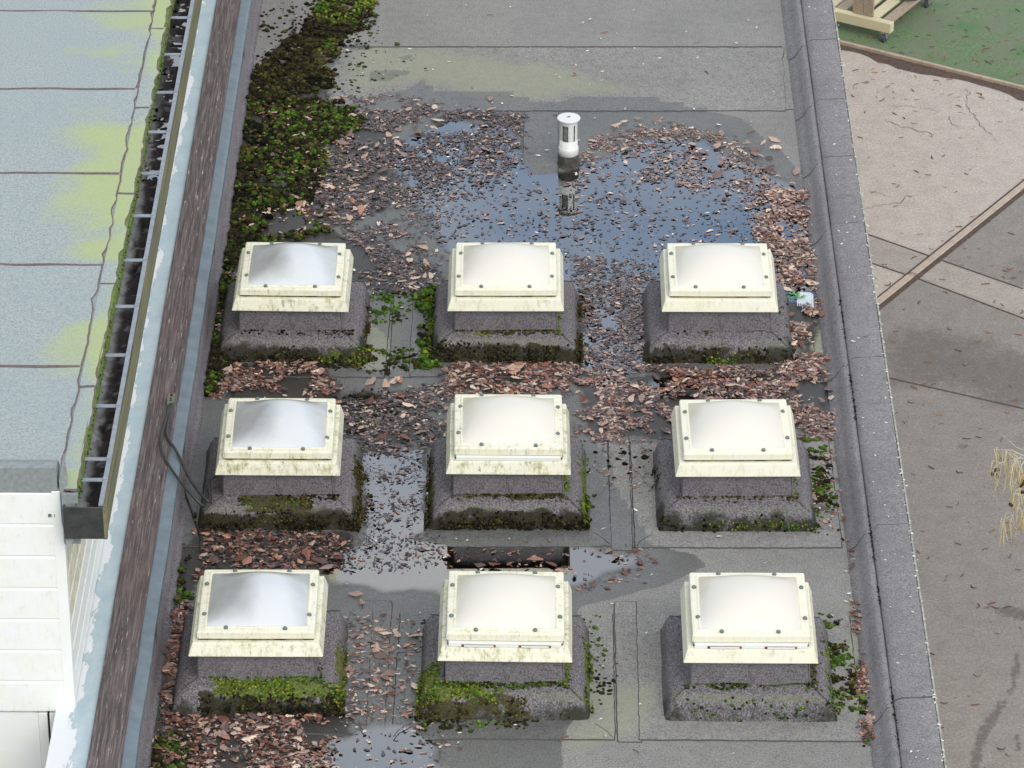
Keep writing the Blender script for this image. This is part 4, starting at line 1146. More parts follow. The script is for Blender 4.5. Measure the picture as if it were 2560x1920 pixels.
for k, (pts, r) in enumerate(brs):
    P = [Vector(zat(u, v, AY + .25 * math.sin(k * 2.1 + i * .5))) for i, (u, v) in enumerate(pts)]
    mb = MB(); mb.tube([A3(p) for p in P], [r * (1 - .7 * i / (len(P) - 1)) for i in range(len(P))], 6)
    mb.build('branch', M['twig'], al, True); twp.append(P)
for P in twp[:1] + twp[3:4] + twp[5:6]:
    mb = MB(); mb.tube([A3(P[0]), A3((3.3, 18.8, P[0].z + .05)), A3((3.62, 18.88, P[0].z - .15))], [.006, .012, .018], 6); mb.build('limb', M['bark'], al, True)
cat_me = []
for k in range(3):
    mb = MB(); l = .085 + .02 * k
    mb.tube([(0, 0, 0), (.002, .002, -l * .2), (.005, .001, -l * .55), (.004 + .006 * k, .003, -l)], [.0010, .0030, .0032, .0014], 6)
    o = mb.build('catkin', M['catkin'], al, True); cat_me.append(o.data); bpy.data.objects.remove(o)
def cat_at(p, rz):
    o = bpy.data.objects.new('catkin', rr.choice(cat_me)); COL.objects.link(o); o.parent = al; o.location = A3(p); o.rotation_euler = (rr.uniform(-.2, .2), rr.uniform(-.2, .2), rz)
    o.scale = (1.0, 1.0, rr.uniform(.7, 1.25))
for P, n in ((twp[0], 40), (twp[2], 24), (twp[3], 28), (twp[4], 14), (twp[5], 8), (twp[6], 22)):
    for _ in range(n):
        i = rr.randrange(1, len(P) - 1); p = P[i].lerp(P[i + 1], rr.random()) if i + 1 < len(P) else P[-1]
        q = p + Vector((rr.uniform(-.05, .05), rr.uniform(-.06, .06), rr.uniform(-.11, .02)))
        mb = MB(); mb.tube([A3(p), A3(p.lerp(q, .6) + Vector((0, 0, .006))), A3(q)], .0018, 4); mb.build('twig', M['twig'], al)
        cat_at(q, rr.uniform(0, 6.28))
mb = MB(); mb.lathe([(.0001, 0), (.006, .003), (.0085, .011), (.006, .02), (.0001, .023)], 8); cone = mb.build('cone', M['cone'], al, True, fix=False); cme = cone.data; bpy.data.objects.remove(cone)
for u, v in ((2490, 1183), (2483, 1190), (2496, 1195), (2502, 1172), (2488, 1200), (2548, 1212), (2556, 1218), (2552, 1206), (2558, 1226), (2530, 1268)):
    for _ in range(1):
        p = Vector(zat(u + rr.uniform(-5, 5), v + rr.uniform(-6, 6), AY + rr.uniform(-.05, .05)))
        o = bpy.data.objects.new('cone', cme); COL.objects.link(o); o.parent = al; o.location = A3(p); o.scale = (1.3, 1.3, 1.3); o.rotation_euler = (rr.uniform(-1, 1), rr.uniform(-1, 1), 0)

# ------------------------------------------------------------------ moss, leaves, flecks
def rotmats(yaw, ax, tilt):
    c, s = np.cos(yaw), np.sin(yaw); n = len(yaw); Z = np.zeros(n); O = np.ones(n)
    Rz = np.stack([np.stack([c, -s, Z], -1), np.stack([s, c, Z], -1), np.stack([Z, Z, O], -1)], 1)
    kx, ky = np.cos(ax), np.sin(ax); C, S = np.cos(tilt), np.sin(tilt); v = 1 - C
    Rt = np.stack([np.stack([C + kx * kx * v, kx * ky * v, ky * S], -1), np.stack([kx * ky * v, C + ky * ky * v, -kx * S], -1), np.stack([-ky * S, kx * S, C], -1)], 1)
    return Rt @ Rz
def scatter(templates, pos, yaw, ax, tilt, scale, cols, pick):
    """copies of small meshes baked together; returns vertices, triangles, colours"""
    Vs, Ts, Cs, base = [], [], [], 0
    Rm = rotmats(yaw, ax, tilt)
    for k, (tv_, tt, tcol) in enumerate(templates):
        idx = np.where(pick == k)[0]
        if not len(idx): continue
        P = np.einsum('nij,vj->nvi', Rm[idx], tv_) * scale[idx][:, None, None] + pos[idx][:, None, :]
        n = len(tv_)
        T = tt[None] + (np.arange(len(idx)) * n)[:, None, None] + base
        C = cols[idx][:, None, :] * tcol[None, :, None]
        Vs.append(P.reshape(-1, 3)); Ts.append(T.reshape(-1, 3)); Cs.append(C.reshape(-1, 3)); base += len(idx) * n
    return np.concatenate(Vs), np.concatenate(Ts), np.concatenate(Cs)
def leaf_template(kind, seed):
    rr = np.random.default_rng(seed)
    if kind == 'oak':
        t = np.array([0, .12, .2, .3, .38, .5, .58, .7, .78, .9, 1.0])
        w = np.array([.012, .05, .13, .08, .20, .12, .27, .15, .25, .16, .02])
    elif kind == 'plain':
        t = np.array([0, .1, .3, .55, .8, 1.0]); w = np.array([.012, .10, .22, .25, .15, .01])
    else:
        t = np.array([0, .3, .6, 1.0]); w = np.array([.08, .2, .16, .03]) + rr.random(4) * .06
    w = w * (1 + rr.normal(0, .1, len(t)))
    cl, cw = rr.normal(0, .22), rr.normal(.12, .28)
    sx = rr.normal(0, .10)
    V, C = [], []
    for a, b in zip(t, w):
        zc = cl * (a - .5) ** 2 + rr.normal(0, .012)
        bend = sx * (a * a - a) * 4
        for s in (-1, 0, 1):
            V.append((a - .5, s * b + bend, zc + cw * (abs(s) * b) ** 1.3 * 1.4 + rr.normal(0, .01) * abs(s)))
            C.append(1.0 + rr.normal(0, .08) - (.12 if s == 0 else 0))
    T = []
    for i in range(len(t) - 1):
        for s in (0, 1):
            a, b, c, d = 3 * i + s, 3 * i + s + 1, 3 * i + s + 4, 3 * i + s + 3
            T += [(a, b, c), (a, c, d)]
    return np.array(V), np.array(T), np.array(C)
LEAF = [leaf_template('oak', k) for k in range(8)] + [leaf_template('plain', 20 + k) for k in range(4)] + [leaf_template('bit', 40 + k) for k in range(6)]
LEAF = [(v - np.array([0, 0, v[:, 2].min()]), t, c) for v, t, c in LEAF]
PAL = {'wet': [(66, 58, 62), (84, 72, 74), (106, 90, 90), (76, 68, 74), (52, 46, 50), (126, 106, 104)],
       'pink': [(160, 137, 129), (142, 119, 112), (182, 156, 144), (122, 102, 97), (102, 85, 82), (194, 170, 157)],
       'pale': [(206, 182, 166), (216, 196, 178), (190, 162, 146), (222, 204, 182)],
       'rust': [(140, 97, 82), (118, 78, 67), (162, 119, 102), (100, 68, 60), (182, 138, 118)],
       'dark': [(42, 36, 34), (54, 46, 42), (34, 30, 28), (66, 54, 50)]}
PALL = {k: np.array([lin(c) for c in v]) for k, v in PAL.items()}
def inside_fillet(x, y):
    m = np.zeros(len(x), bool)
    for r, c, cx, cy, t in SKY_T:
        m |= (np.abs(x - cx) < .47) & (np.abs(y - cy) < .47)
    return m
def sample(poly, n, rag=.1, seed=0, clump=0.0, cs=.15):
    rr = np.random.default_rng(seed)
    lo, hi = poly.min(0), poly.max(0)
    A = 0.5 * abs(np.dot(poly[:, 0], np.roll(poly[:, 1], 1)) - np.dot(poly[:, 1], np.roll(poly[:, 0], 1)))
    N = int(n * A); out = []
    tot = 0
    for _ in range(12):
        x, y = rr.uniform(lo[0] - rag, hi[0] + rag, N * 2 + 20), rr.uniform(lo[1] - rag, hi[1] + rag, N * 2 + 20)
        d = sdf(x, y, poly) + rag * 2 * (fbm(x, y, .35, seed + 3) - .5)
        k = rr.random(len(x)) < sstep(-rag * .6, rag * .6, d)
        if clump: k &= rr.random(len(x)) < sstep(.5 - clump * .55, .5 + clump * .12, fbm(x, y, cs, seed + 9, 3))
        k &= ~inside_fillet(x, y) & (x > XL + .06) & (x < XR - .01)
        out.append(np.stack([x[k], y[k]], -1)); tot += k.sum()
        if tot >= N: break
    return np.concatenate(out)[:N] if out else np.zeros((0, 2))
def zsurf(x, y):
    z = np.maximum(zroof(x, y), -POOL_D * .30)
    for r, c, cx, cy, t in SKY_T:
        z = np.where((np.abs(x - cx) < .6) & (y > cy - .645) & (y < cy + .6), np.maximum(z, .007), z)
    return z
# litter: polygon, leaves per square metre, palette shares, size, lift, clump
LIT = [(W([(760, 215), (900, 215), (1120, 250), (1135, 330), (1060, 390), (930, 400), (840, 470), (950, 560), (880, 620), (700, 480), (650, 420), (700, 330), (720, 280)]), 620, dict(wet=.62, dark=.22, pink=.12, pale=.04), .055, .012, .35),
       (W([(930, 300), (1120, 280), (1140, 380), (1060, 400), (960, 470), (960, 530), (850, 470), (850, 380)]), 330, dict(wet=.66, dark=.18, pink=.13, pale=.03), .055, .004, .6),
       (W([(1060, 390), (1230, 385), (1420, 400), (1600, 440), (1640, 520), (1500, 560), (1210, 560), (960, 530), (960, 470)]), 120, dict(wet=.62, dark=.12, pink=.22, pale=.04), .055, .003, .9),
       (W([(1210, 545), (1400, 560), (1430, 600), (1400, 640), (1250, 640)]), 420, dict(wet=.66, dark=.16, pink=.16, pale=.02), .052, .004, .4),
       (W([(1290, 300), (1420, 262), (1560, 300), (1660, 370), (1740, 430), (1780, 560), (1790, 640), (1690, 650), (1650, 520), (1590, 430), (1450, 395), (1300, 385), (1240, 400), (1260, 340)]), 420, dict(pink=.6, wet=.3, pale=.06, rust=.04), .052, .010, .35),
       (W([(1660, 400), (1745, 420), (1795, 560), (1825, 700), (1815, 815), (1680, 815), (1680, 620), (1650, 500)]), 900, dict(pink=.48, wet=.2, pale=.16, rust=.16), .058, .03, .2),
       (W([(1250, 560), (1400, 600), (1395, 800), (1260, 800), (1240, 640)]), 800, dict(wet=.6, pink=.3, dark=.08, pale=.02), .05, .006, .2),
       (W([(1240, 800), (1400, 795), (1640, 800), (1820, 815), (1815, 950), (1730, 950), (1440, 950), (1250, 960), (1225, 880)]), 900, dict(pink=.46, wet=.34, rust=.12, pale=.03, dark=.05), .055, .016, .2),
       (W([(1430, 802), (1640, 808), (1640, 840), (1430, 840)]), 600, dict(rust=.9, wet=.1), .06, .01, .1),
       (W([(960, 790), (1240, 790), (1240, 850), (960, 855)]), 620, dict(rust=.3, pink=.4, wet=.2, pale=.1), .06, .015, .35),
       (W([(480, 785), (660, 785), (730, 840), (480, 850)]), 800, dict(rust=.35, pink=.3, dark=.25, pale=.1), .06, .02, .3),
       (W([(740, 870), (960, 830), (970, 970), (780, 990), (740, 950)]), 600, dict(dark=.4, wet=.35, pink=.2, pale=.05), .055, .012, .4),
       (W([(775, 980), (930, 975), (930, 1160), (960, 1220), (720, 1230), (700, 1190), (775, 1165)]), 330, dict(wet=.6, dark=.3, pink=.08, rust=.02), .045, .002, .55),
       (W([(430, 1150), (760, 1160), (760, 1240), (430, 1240)]), 620, dict(dark=.46, rust=.24, wet=.2, pink=.1), .06, .014, .5),
       (W([(320, 1330), (400, 1310), (395, 1470), (420, 1540), (700, 1545), (720, 1660), (480, 1700), (300, 1700), (310, 1480)]), 480, dict(rust=.28, pink=.24, dark=.34, pale=.06, wet=.08), .062, .02, .6),
       (W([(318, 1360), (398, 1340), (372, 1500), (318, 1500)]), 700, dict(rust=.42, pink=.25, dark=.25, pale=.08), .06, .03, .2),
       (W([(960, 1180), (1240, 1185), (1390, 1190), (1395, 1250), (1240, 1270), (960, 1225)]), 95, dict(rust=.45, pink=.25, wet=.3), .055, .002, .8),
       (W([(730, 1330), (900, 1330), (915, 1560), (720, 1560)]), 170, dict(wet=.3, pink=.4, pale=.2, rust=.1), .055, .01, .8),
       (W([(700, 1560), (1000, 1560), (960, 1700), (660, 1700)]), 90, dict(wet=.5, pink=.4, pale=.1), .055, .004, .7),
       (W([(560, 230), (760, 250), (740, 480), (600, 520), (520, 500), (540, 300)]), 70, dict(pink=.5, pale=.25, rust=.25), .06, .03, .3),
       (W([(430, 560), (520, 600), (480, 860), (420, 860)]), 160, dict(pink=.3, pale=.2, rust=.3, dark=.2), .05, .02, .3),
       (W([(1700, 960), (1800, 970), (1830, 1150), (1730, 1130)]), 70, dict(rust=.5, pink=.4, pale=.1), .05, .012, .6),
       (W([(1835, 1170), (1878, 1165), (1885, 1275), (1850, 1275)]), 900, dict(rust=.35, pink=.3, dark=.3, pale=.05), .045, .02, .2),
       (W([(1860, 1310), (1885, 1310), (1905, 1390), (1928, 1595), (1880, 1595), (1868, 1400)]), 800, dict(rust=.4, pink=.25, dark=.3, pale=.05), .045, .02, .3),
       (W([(1280, 950), (1420, 950), (1420, 1060), (1300, 1060)]), 160, dict(pink=.5, wet=.5), .04, .006, .6),
       (W([(780, 590), (960, 560), (960, 640), (800, 640)]), 350, dict(dark=.5, wet=.3, pink=.1, pale=.1), .055, .012, .5)]
for wetlit in (True, False):
    pos, cols, sc, tl, pk = [], [], [], [], []
    rr = np.random.default_rng(5 + wetlit)
    for k, (poly, dens, pal, size, lift, cl) in enumerate(LIT):
        names = list(pal); w = np.array([pal[n] for n in names])
        P = sample(poly, dens * (9.0 if pal.get('wet', 0) + pal.get('dark', 0) > .5 else 7.0), .10, 60 + k, cl)
        n = len(P)
        which = rr.choice(len(names), n, p=w / w.sum())
        is_w = np.isin(which, [i for i, nm in enumerate(names) if nm in ('wet', 'dark')])
        sel = is_w if wetlit else ~is_w
        P, which = P[sel], which[sel]; n = len(P)
        C = np.zeros((n, 3))
        for i, nm in enumerate(names):
            s = which == i; C[s] = PALL[nm][rr.integers(0, len(PALL[nm]), s.sum())]
        C *= rr.uniform(.75, 1.2, (n, 1))
        pd = puddle(P[:, 0], P[:, 1]) > .35
        zl = zsurf(P[:, 0], P[:, 1]) + .002 + rr.random(n) ** 2 * lift * .8
        zl = np.where(pd & (rr.random(n) < .5), -POOL_D * .30 - rr.uniform(.0005, .007, n), zl)
        pos.append(np.stack([P[:, 0], P[:, 1], zl], -1)); cols.append(C)
        sc.append(size * (.46 if wetlit else .53) * np.clip(rr.lognormal(-.12, .45, n), .25, 2.0)); tl.append(np.where(pd, .25, .7) * np.abs(rr.normal(0, .07 + lift * 6, n)))
        pk.append(rr.choice(len(LEAF), n, p=np.array([2.2] * 8 + [1.5] * 4 + [2.0] * 6) / (2.2 * 8 + 6 + 12)))
    pos, cols, sc, tl, pk = map(np.concatenate, (pos, cols, sc, tl, pk)); n = len(pos)
    V, T, C = scatter(LEAF, pos, rr.uniform(0, 6.28, n), rr.uniform(0, 6.28, n), np.clip(tl, 0, .9), sc, cols, pk)
    me = arr_mesh('leaf_litter', V, T, M['litter' if wetlit else 'drylitter'], col=np.concatenate([np.clip(C, 0, 1), np.ones((len(C), 1))], 1))
    o = link('leaf_litter', me)
    tag(o, 'dark sodden leaf litter matted in and around the puddles' if wetlit else 'brown and pinkish leaf litter drifted between the skylights', 'leaf litter', kind='stuff')

# single leaves that stand out; each label gives size, colour and shape, and where the leaf lies
SHAPE = [('lobed oak leaf', [0, 1, 2, 3, 4, 5, 6, 7]), ('oval leaf', [8, 9, 10, 11]), ('torn leaf fragment', [12, 13, 14, 15, 16, 17])]
CNAME = {'pale': ['pale tan', 'cream', 'sandy brown', 'straw coloured'], 'pink': ['pinkish grey', 'grey brown', 'light pinkish', 'dark mauve brown', 'dark grey brown', 'pale pinkish'],
         'rust': ['rust brown', 'dark red brown', 'light rust', 'dark chestnut', 'pale rust']}
SIZE = [('small', .058), ('medium sized', .076), ('large', .100)]
ONE = {}
def one_leaf(nm, ci, si, v):
    key = (nm, ci, si, v)
    if key not in ONE:
        tv_, t, c = LEAF[SHAPE[si][1][v % len(SHAPE[si][1])]]
        ONE[key] = arr_mesh('fallen_leaf', tv_, t, M['drylitter'], col=np.concatenate([np.clip(PALL[nm][ci][None] * c[:, None], 0, 1), np.ones((len(tv_), 1))], 1))
    return ONE[key]
ZONE = [(W([(640, 215), (1100, 215), (1100, 330), (780, 420), (700, 440), (620, 400)]), 40, 'beside the long moss strip', ('pale', 'pink')),
        (W([(560, 400), (760, 400), (800, 500), (720, 480), (600, 440)]), 14, 'in moss behind the far clear skylight', ('pale', 'rust')),
        (W([(1260, 240), (1700, 300), (1740, 400), (1640, 480), (1440, 400), (1260, 330)]), 30, 'past the white vent pipe', ('pale', 'pink')),
        (W([(1680, 420), (1770, 470), (1790, 780), (1710, 780)]), 32, 'on the drift by the comb', ('pale', 'rust')),
        (W([(780, 540), (960, 540), (950, 620), (880, 620)]), 10, 'between the far clear and opal skylights', ('pale',)),
        (W([(480, 790), (740, 790), (950, 830), (930, 960), (780, 960), (700, 840), (480, 840)]), 26, 'behind the skylight with cables', ('pink', 'rust', 'pale')),
        (W([(980, 790), (1230, 790), (1230, 850), (980, 850)]), 18, 'behind the centre skylight', ('pale', 'rust')),
        (W([(1240, 800), (1810, 815), (1810, 940), (1740, 945), (1250, 950)]), 30, 'on sodden leaves between far and middle rows', ('pink', 'rust', 'pale')),
        (W([(430, 1150), (740, 1170), (740, 1235), (430, 1235)]), 18, 'behind the skylight with bright moss', ('pink', 'rust')),
        (W([(310, 1340), (395, 1330), (372, 1530), (315, 1530)]), 18, 'between zinc strip and near clear skylight', ('pink', 'rust')),
        (W([(330, 1540), (700, 1545), (700, 1640), (330, 1640)]), 28, 'on mud before the near clear skylight', ('pale', 'pink', 'rust')),
        (W([(740, 1250), (910, 1250), (910, 1540), (740, 1540)]), 14, 'on felt between near clear and opal skylights', ('pale', 'pink')),
        (W([(960, 1190), (1390, 1195), (1390, 1250), (1240, 1262), (960, 1222)]), 12, 'in water behind the rusty slotted skylight', ('pink', 'rust')),
        (W([(1840, 1170), (1880, 1180), (1915, 1590), (1870, 1590)]), 10, 'in the mossy line by the roof kerb', ('rust', 'pink'))]
rr = np.random.default_rng(77)
for k, (poly, n, where, pals) in enumerate(ZONE):
    combos = [(nm, ci, si, zi) for nm in pals for ci in range(len(CNAME[nm])) for si in (0, 0, 1, 2) for zi in range(3)]
    combos = list(dict.fromkeys([combos[i] for i in rr.permutation(len(combos))]))
    P = sample(poly, 400, .03, 500 + k)[:n]
    for (x, y), (nm, ci, si, zi) in zip(P, combos):
        o = bpy.data.objects.new('fallen_leaf', one_leaf(nm, ci, si, int(rr.integers(0, 3)))); COL.objects.link(o)
        s = SIZE[zi][1] * rr.uniform(.94, 1.06)
        o.scale = (s, s, s); o.location = (x, y, float(zsurf(np.array([x]), np.array([y]))[0]) + .014)
        o.rotation_euler = (rr.normal(0, .16), rr.normal(0, .16), rr.uniform(0, 6.28))
        tag(o, '%s %s %s %s' % (SIZE[zi][0], CNAME[nm][ci], SHAPE[si][0], where), 'leaf', 'loose fallen leaves on the flat roof')

# moss
def moss_template(seed):
    rr = np.random.default_rng(seed); n = 7
    V, C = [], []
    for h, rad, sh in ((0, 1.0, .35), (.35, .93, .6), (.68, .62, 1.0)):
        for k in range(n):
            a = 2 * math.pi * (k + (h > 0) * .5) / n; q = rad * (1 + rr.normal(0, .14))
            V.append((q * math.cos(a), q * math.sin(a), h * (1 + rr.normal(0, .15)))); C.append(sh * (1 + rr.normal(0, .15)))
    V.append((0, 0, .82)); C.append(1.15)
    T = []
    for i in range(2):
        for k in range(n):
            l = (k + 1) % n
            a, b, c, d = i * n + k, i * n + l, i * n + n + l, i * n + n + k
            T += [(a, b, c), (a, c, d)]
    T += [(2 * n + k, 2 * n + (k + 1) % n, 3 * n) for k in range(n)]
    # shoots
    for k in range(9):
        a, q = rr.uniform(0, 6.28), rr.uniform(.1, .9); x, y = q * math.cos(a), q * math.sin(a); z = .85 * math.sqrt(max(0, 1 - q * q)) * .8
        b = len(V); w = .13
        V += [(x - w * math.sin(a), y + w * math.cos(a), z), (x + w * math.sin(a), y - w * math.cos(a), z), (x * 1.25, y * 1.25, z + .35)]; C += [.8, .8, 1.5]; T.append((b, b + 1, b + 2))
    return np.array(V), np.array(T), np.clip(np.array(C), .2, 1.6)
MOSS = [moss_template(k) for k in range(6)]
MOS = [(W([(610, 100), (690, 45), (735, 8), (795, -20), (790, 30), (745, 90), (735, 130), (690, 150), (640, 190), (560, 190), (545, 150), (575, 120)]), 900, dict(dark=.55, olive=.25, black=.15, green=.05), .020, .25),
       (W([(690, 40), (730, -10), (800, -20), (790, 30), (765, 55), (700, 60)]), 1200, dict(green=.8, lime=.2), .018, .2),
       (W([(545, 150), (690, 150), (700, 190), (640, 215), (540, 215), (520, 200)]), 1000, dict(dark=.6, olive=.25, black=.15), .020, .3),
       (W([(528, 190), (620, 215), (740, 235), (765, 270), (720, 300), (690, 370), (655, 430), (620, 440), (560, 500), (478, 520), (490, 400), (508, 280)]), 1250, dict(dark=.5, green=.2, olive=.2, black=.1), .020, .3),
       (W([(680, 232), (765, 232), (765, 270), (720, 300), (690, 262)]), 700, dict(green=.9, lime=.1), .018, .5),
       (W([(600, 290), (690, 320), (690, 400), (590, 420)]), 300, dict(green=.8, dark=.2), .018, .7),
       (W([(478, 500), (560, 510), (700, 500), (560, 525), (500, 560), (470, 590), (462, 560)]), 900, dict(dark=.5, green=.2, olive=.3), .018, .3),
       (W([(465, 560), (505, 530), (500, 620), (478, 680), (480, 780), (435, 850), (428, 760), (445, 640)]), 1300, dict(dark=.5, green=.28, olive=.12, black=.1), .020, .25),
       (W([(820, 632), (938, 628), (938, 655), (880, 668), (870, 690), (830, 690), (805, 660)]), 700, dict(green=.4, dark=.5, lime=.1), .018, .6),
       (W([(918, 640), (938, 634), (942, 790), (926, 790), (916, 720)]), 1500, dict(green=.75, lime=.1, dark=.15), .019, .1),
       (W([(825, 765), (885, 755), (892, 795), (835, 805)]), 800, dict(dark=.5, green=.4, lime=.1), .018, .5),
       (W([(730, 860), (800, 830), (850, 860), (850, 910), (780, 930)]), 350, dict(dark=.6, black=.3, green=.1), .018, .6),
       (W([(1735, 945), (1752, 950), (1790, 1100), (1750, 1120), (1738, 1050)]), 1200, dict(olive=.25, green=.45, dark=.3), .017, .3),
       (W([(1770, 1335), (1790, 1350), (1840, 1525), (1812, 1535), (1785, 1420)]), 1300, dict(green=.5, olive=.2, dark=.3), .018, .25),
       (W([(1845, 1170), (1872, 1165), (1876, 1215), (1850, 1230)]), 700, dict(olive=.4, green=.4, dark=.2), .016, .3),
       (W([(1862, 1390), (1902, 1390), (1925, 1580), (1890, 1590)]), 1100, dict(olive=.3, green=.35, dark=.35), .016, .4),
       (W([(365, 1165), (412, 1165), (395, 1260), (362, 1300), (345, 1300)]), 1000, dict(dark=.6, olive=.2, green=.2), .018, .3),
       (W([(340, 1290), (390, 1290), (380, 1350), (330, 1400)]), 500, dict(dark=.5, black=.3, green=.2), .018, .5),
       (W([(290, 1590), (380, 1600), (380, 1680), (280, 1700)]), 700, dict(dark=.8, olive=.1, green=.1), .018, .4),
       (W([(900, 1535), (1110, 1530), (1130, 1560), (920, 1575)]), 800, dict(dark=.5, olive=.2, green=.3), .012, .4),
       (W([(780, 60), (900, 90), (910, 170), (800, 210), (740, 200), (740, 120)]), 40, dict(olive=.5, green=.5), .016, .8),
       (W([(1260, 1340), (1300, 1340), (1320, 1530), (1270, 1540)]), 200, dict(green=.4, dark=.6), .014, .6),
       (W([(1290, 980), (1420, 980), (1420, 1040), (1300, 1050)]), 60, dict(black=.9, dark=.1), .018, .6),
       (W([(940, 1345), (912, 1345), (905, 1420), (925, 1430)]), 900, dict(dark=.6, green=.4), .016, .2),
       (W([(1770, 1100), (1860, 1040), (1870, 1120), (1800, 1150)]), 60, dict(dark=.5, green=.5), .014, .7),
       (W([(1180, 790), (1240, 700), (1255, 640), (1262, 760), (1250, 800)]), 500, dict(olive=.5, dark=.5), .014, .2),
       (W([(1240, 960), (1256, 950), (1270, 1140), (1255, 1150)]), 900, dict(olive=.6, dark=.4), .014, .2),
       (W([(760, 950), (778, 950), (776, 1130), (764, 1140)]), 700, dict(olive=.5, dark=.5), .014, .2),
       (W([(520, 755), (790, 755), (800, 800), (520, 790)]), 600, dict(dark=.7, lime=.1, olive=.2), .015, .4)]
mx_, my_, mF = grid(XL + .05, .1, 17.4, 28.5, .013)
mm, mg = np.zeros(len(mx_)), np.zeros(len(mx_))
for k in (0, 1, 2, 3, 4, 6, 7, 9, 16, 18):
    q_ = mask(mx_, my_, MOS[k][0], .07, .13, .20, 130 + k)
    mm = np.maximum(mm, q_)
    if k in (1, 4, 9): mg = np.maximum(mg, q_)
hf = fbm(mx_, my_, .045, 141, 3); h2 = fbm(mx_, my_, .22, 144, 3)
mm = mm * sstep(.42, .56, h2 + .45 * (hf - .5) + .035)
mm[inside_fillet(mx_, my_)] = 0
keep = (mm[mF] > .30).all(1)
zz = zsurf(mx_, my_) - .006 + mm * (.004 + .024 * hf)
gsel = np.clip(mg * 1.1 * sstep(.35, .6, h2) + .55 * sstep(.55, .75, fbm(mx_, my_, .30, 147, 3)), 0, 1)[:, None]
C = (MPL['dark'].mean(0) * (1 - .5 * sstep(.5, .8, fbm(mx_, my_, .5, 149, 2))[:, None]) + MPL['olive'].mean(0) * .5 * sstep(.5, .8, fbm(mx_, my_, .5, 149, 2))[:, None]) * (1 - gsel) + MPL['green'].mean(0) * gsel
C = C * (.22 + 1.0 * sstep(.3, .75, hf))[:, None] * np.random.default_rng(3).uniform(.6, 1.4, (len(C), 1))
used = np.unique(mF[keep]); re_ = np.full(len(mx_), -1); re_[used] = np.arange(len(used))
o = link('moss_mat', arr_mesh('moss_mat', np.stack([mx_, my_, zz], -1)[used], re_[mF[keep]], M['moss'], col=np.concatenate([np.clip(C, 0, 1), np.ones((len(C), 1))], 1)[used], smooth=True))
tag(o, 'dense dark mat of moss along the foot of the timber capped wall', 'moss', kind='stuff')
MOS += [(W([(535, 30), (700, -10), (800, 30), (800, 130), (780, 250), (720, 330), (690, 200), (620, 120), (540, 180)]), 110, dict(dark=.6, olive=.2, black=.2), .017, .6),
        (W([(640, 380), (760, 300), (800, 330), (760, 440), (640, 520)]), 130, dict(dark=.5, green=.3, black=.2), .016, .6)]
pos, cols, sc = [], [], []
rr = np.random.default_rng(15)
for k, (poly, dens, pal, size, cl) in enumerate(MOS):
    P = sample(poly, dens * 4.0, .12, 700 + k, cl * .8, .08); n = len(P)
    names = list(pal); w = np.array([pal[a] for a in names]); f = fbm(P[:, 0], P[:, 1], .22, 800 + k, 2)
    which = np.searchsorted(np.cumsum(w / w.sum()), np.clip((f - .5) * 1.6 + .5 + rr.normal(0, .2, n), 0, .999))
    C = np.zeros((n, 3))
    for i, nm in enumerate(names):
        s = which == i; C[s] = MPL[nm][rr.integers(0, len(MPL[nm]), s.sum())]
    C *= rr.uniform(.6, 1.25, (n, 1))
    pos.append(np.stack([P[:, 0], P[:, 1], zsurf(P[:, 0], P[:, 1]) - .002 + (.004 + rr.random(n) * .016) * (k in (0, 1, 2, 3, 4, 6, 7, 9, 16, 18))], -1)); cols.append(C); sc.append(size * .66 * np.clip(rr.lognormal(-.1, .4, n), .3, 1.9))
pos, cols, sc = map(np.concatenate, (pos, cols, sc)); n = len(pos)
V, T, C = scatter(MOSS, pos, rr.uniform(0, 6.28, n), rr.uniform(0, 6.28, n), rr.uniform(0, .25, n), sc, cols, rr.integers(0, 6, n))
o = link('moss', arr_mesh('moss', V, T, M['moss'], col=np.concatenate([np.clip(C, 0, 1), np.ones((len(C), 1))], 1)))
tag(o, 'dark and green cushion moss spread over the felt roof', 'moss', kind='stuff')
pos, cols, sc, tl, ax = [], [], [], [], []
for r, c, cx, cy, t in SKY_T:
    for k, (s, a0, a1, d0, d1, dens, pal) in enumerate(KM[(r, c)]):
        N = max(4, int(dens * 4.2 * (a1 - a0) * (d1 - d0 + .04) * .9))
        a, d = rr.uniform(a0 - .03, a1 + .03, N), rr.uniform(d0, d1, N)
        d = d + rr.normal(0, .010, N) + (fbm(a + cx, d * 0 + cy, .10, 77 + k, 3) - .5) * min(.07, (d1 - d0) * .9 + .012); d = np.clip(d, .329, .482); a = np.clip(a, -.478, .478)
        x, y = {'f': (a, -d), 'r': (d, a), 'l': (-d, a)}[s]
        f = fbm(x + cx, y + cy, .10, 900 + k + r * 7 + c, 3)
        kk = rr.random(N) < sstep(.34, .56, f); x, y, d = x[kk], y[kk], d[kk]; N = len(x)
        z = np.interp(d, [p[0] for p in FIL], [p[1] for p in FIL]); z = np.where(d > .458, rr.uniform(.0, .06, N), z)
        names = list(pal); w = np.array([pal[q] for q in names]); which = rr.choice(len(names), N, p=w / w.sum())
        C = np.array([MPL[names[i]][rr.integers(0, len(MPL[names[i]]))] for i in which]).reshape(-1, 3) * rr.uniform(.6, 1.3, (N, 1))
        pos.append(np.stack([x + cx, y + cy, z - .003], -1)); cols.append(C); sc.append(rr.uniform(.004, .0105, N))
        th = np.where(d > .435, .9, .25); tl.append(th); ax.append(np.full(N, {'f': 0.0, 'r': math.pi / 2, 'l': -math.pi / 2}[s]))
pos, cols, sc, tl, ax = map(np.concatenate, (pos, cols, sc, tl, ax)); n = len(pos)
V, T, C = scatter(MOSS, pos, rr.uniform(0, 6.28, n), ax, tl, sc, cols, rr.integers(0, 6, n))
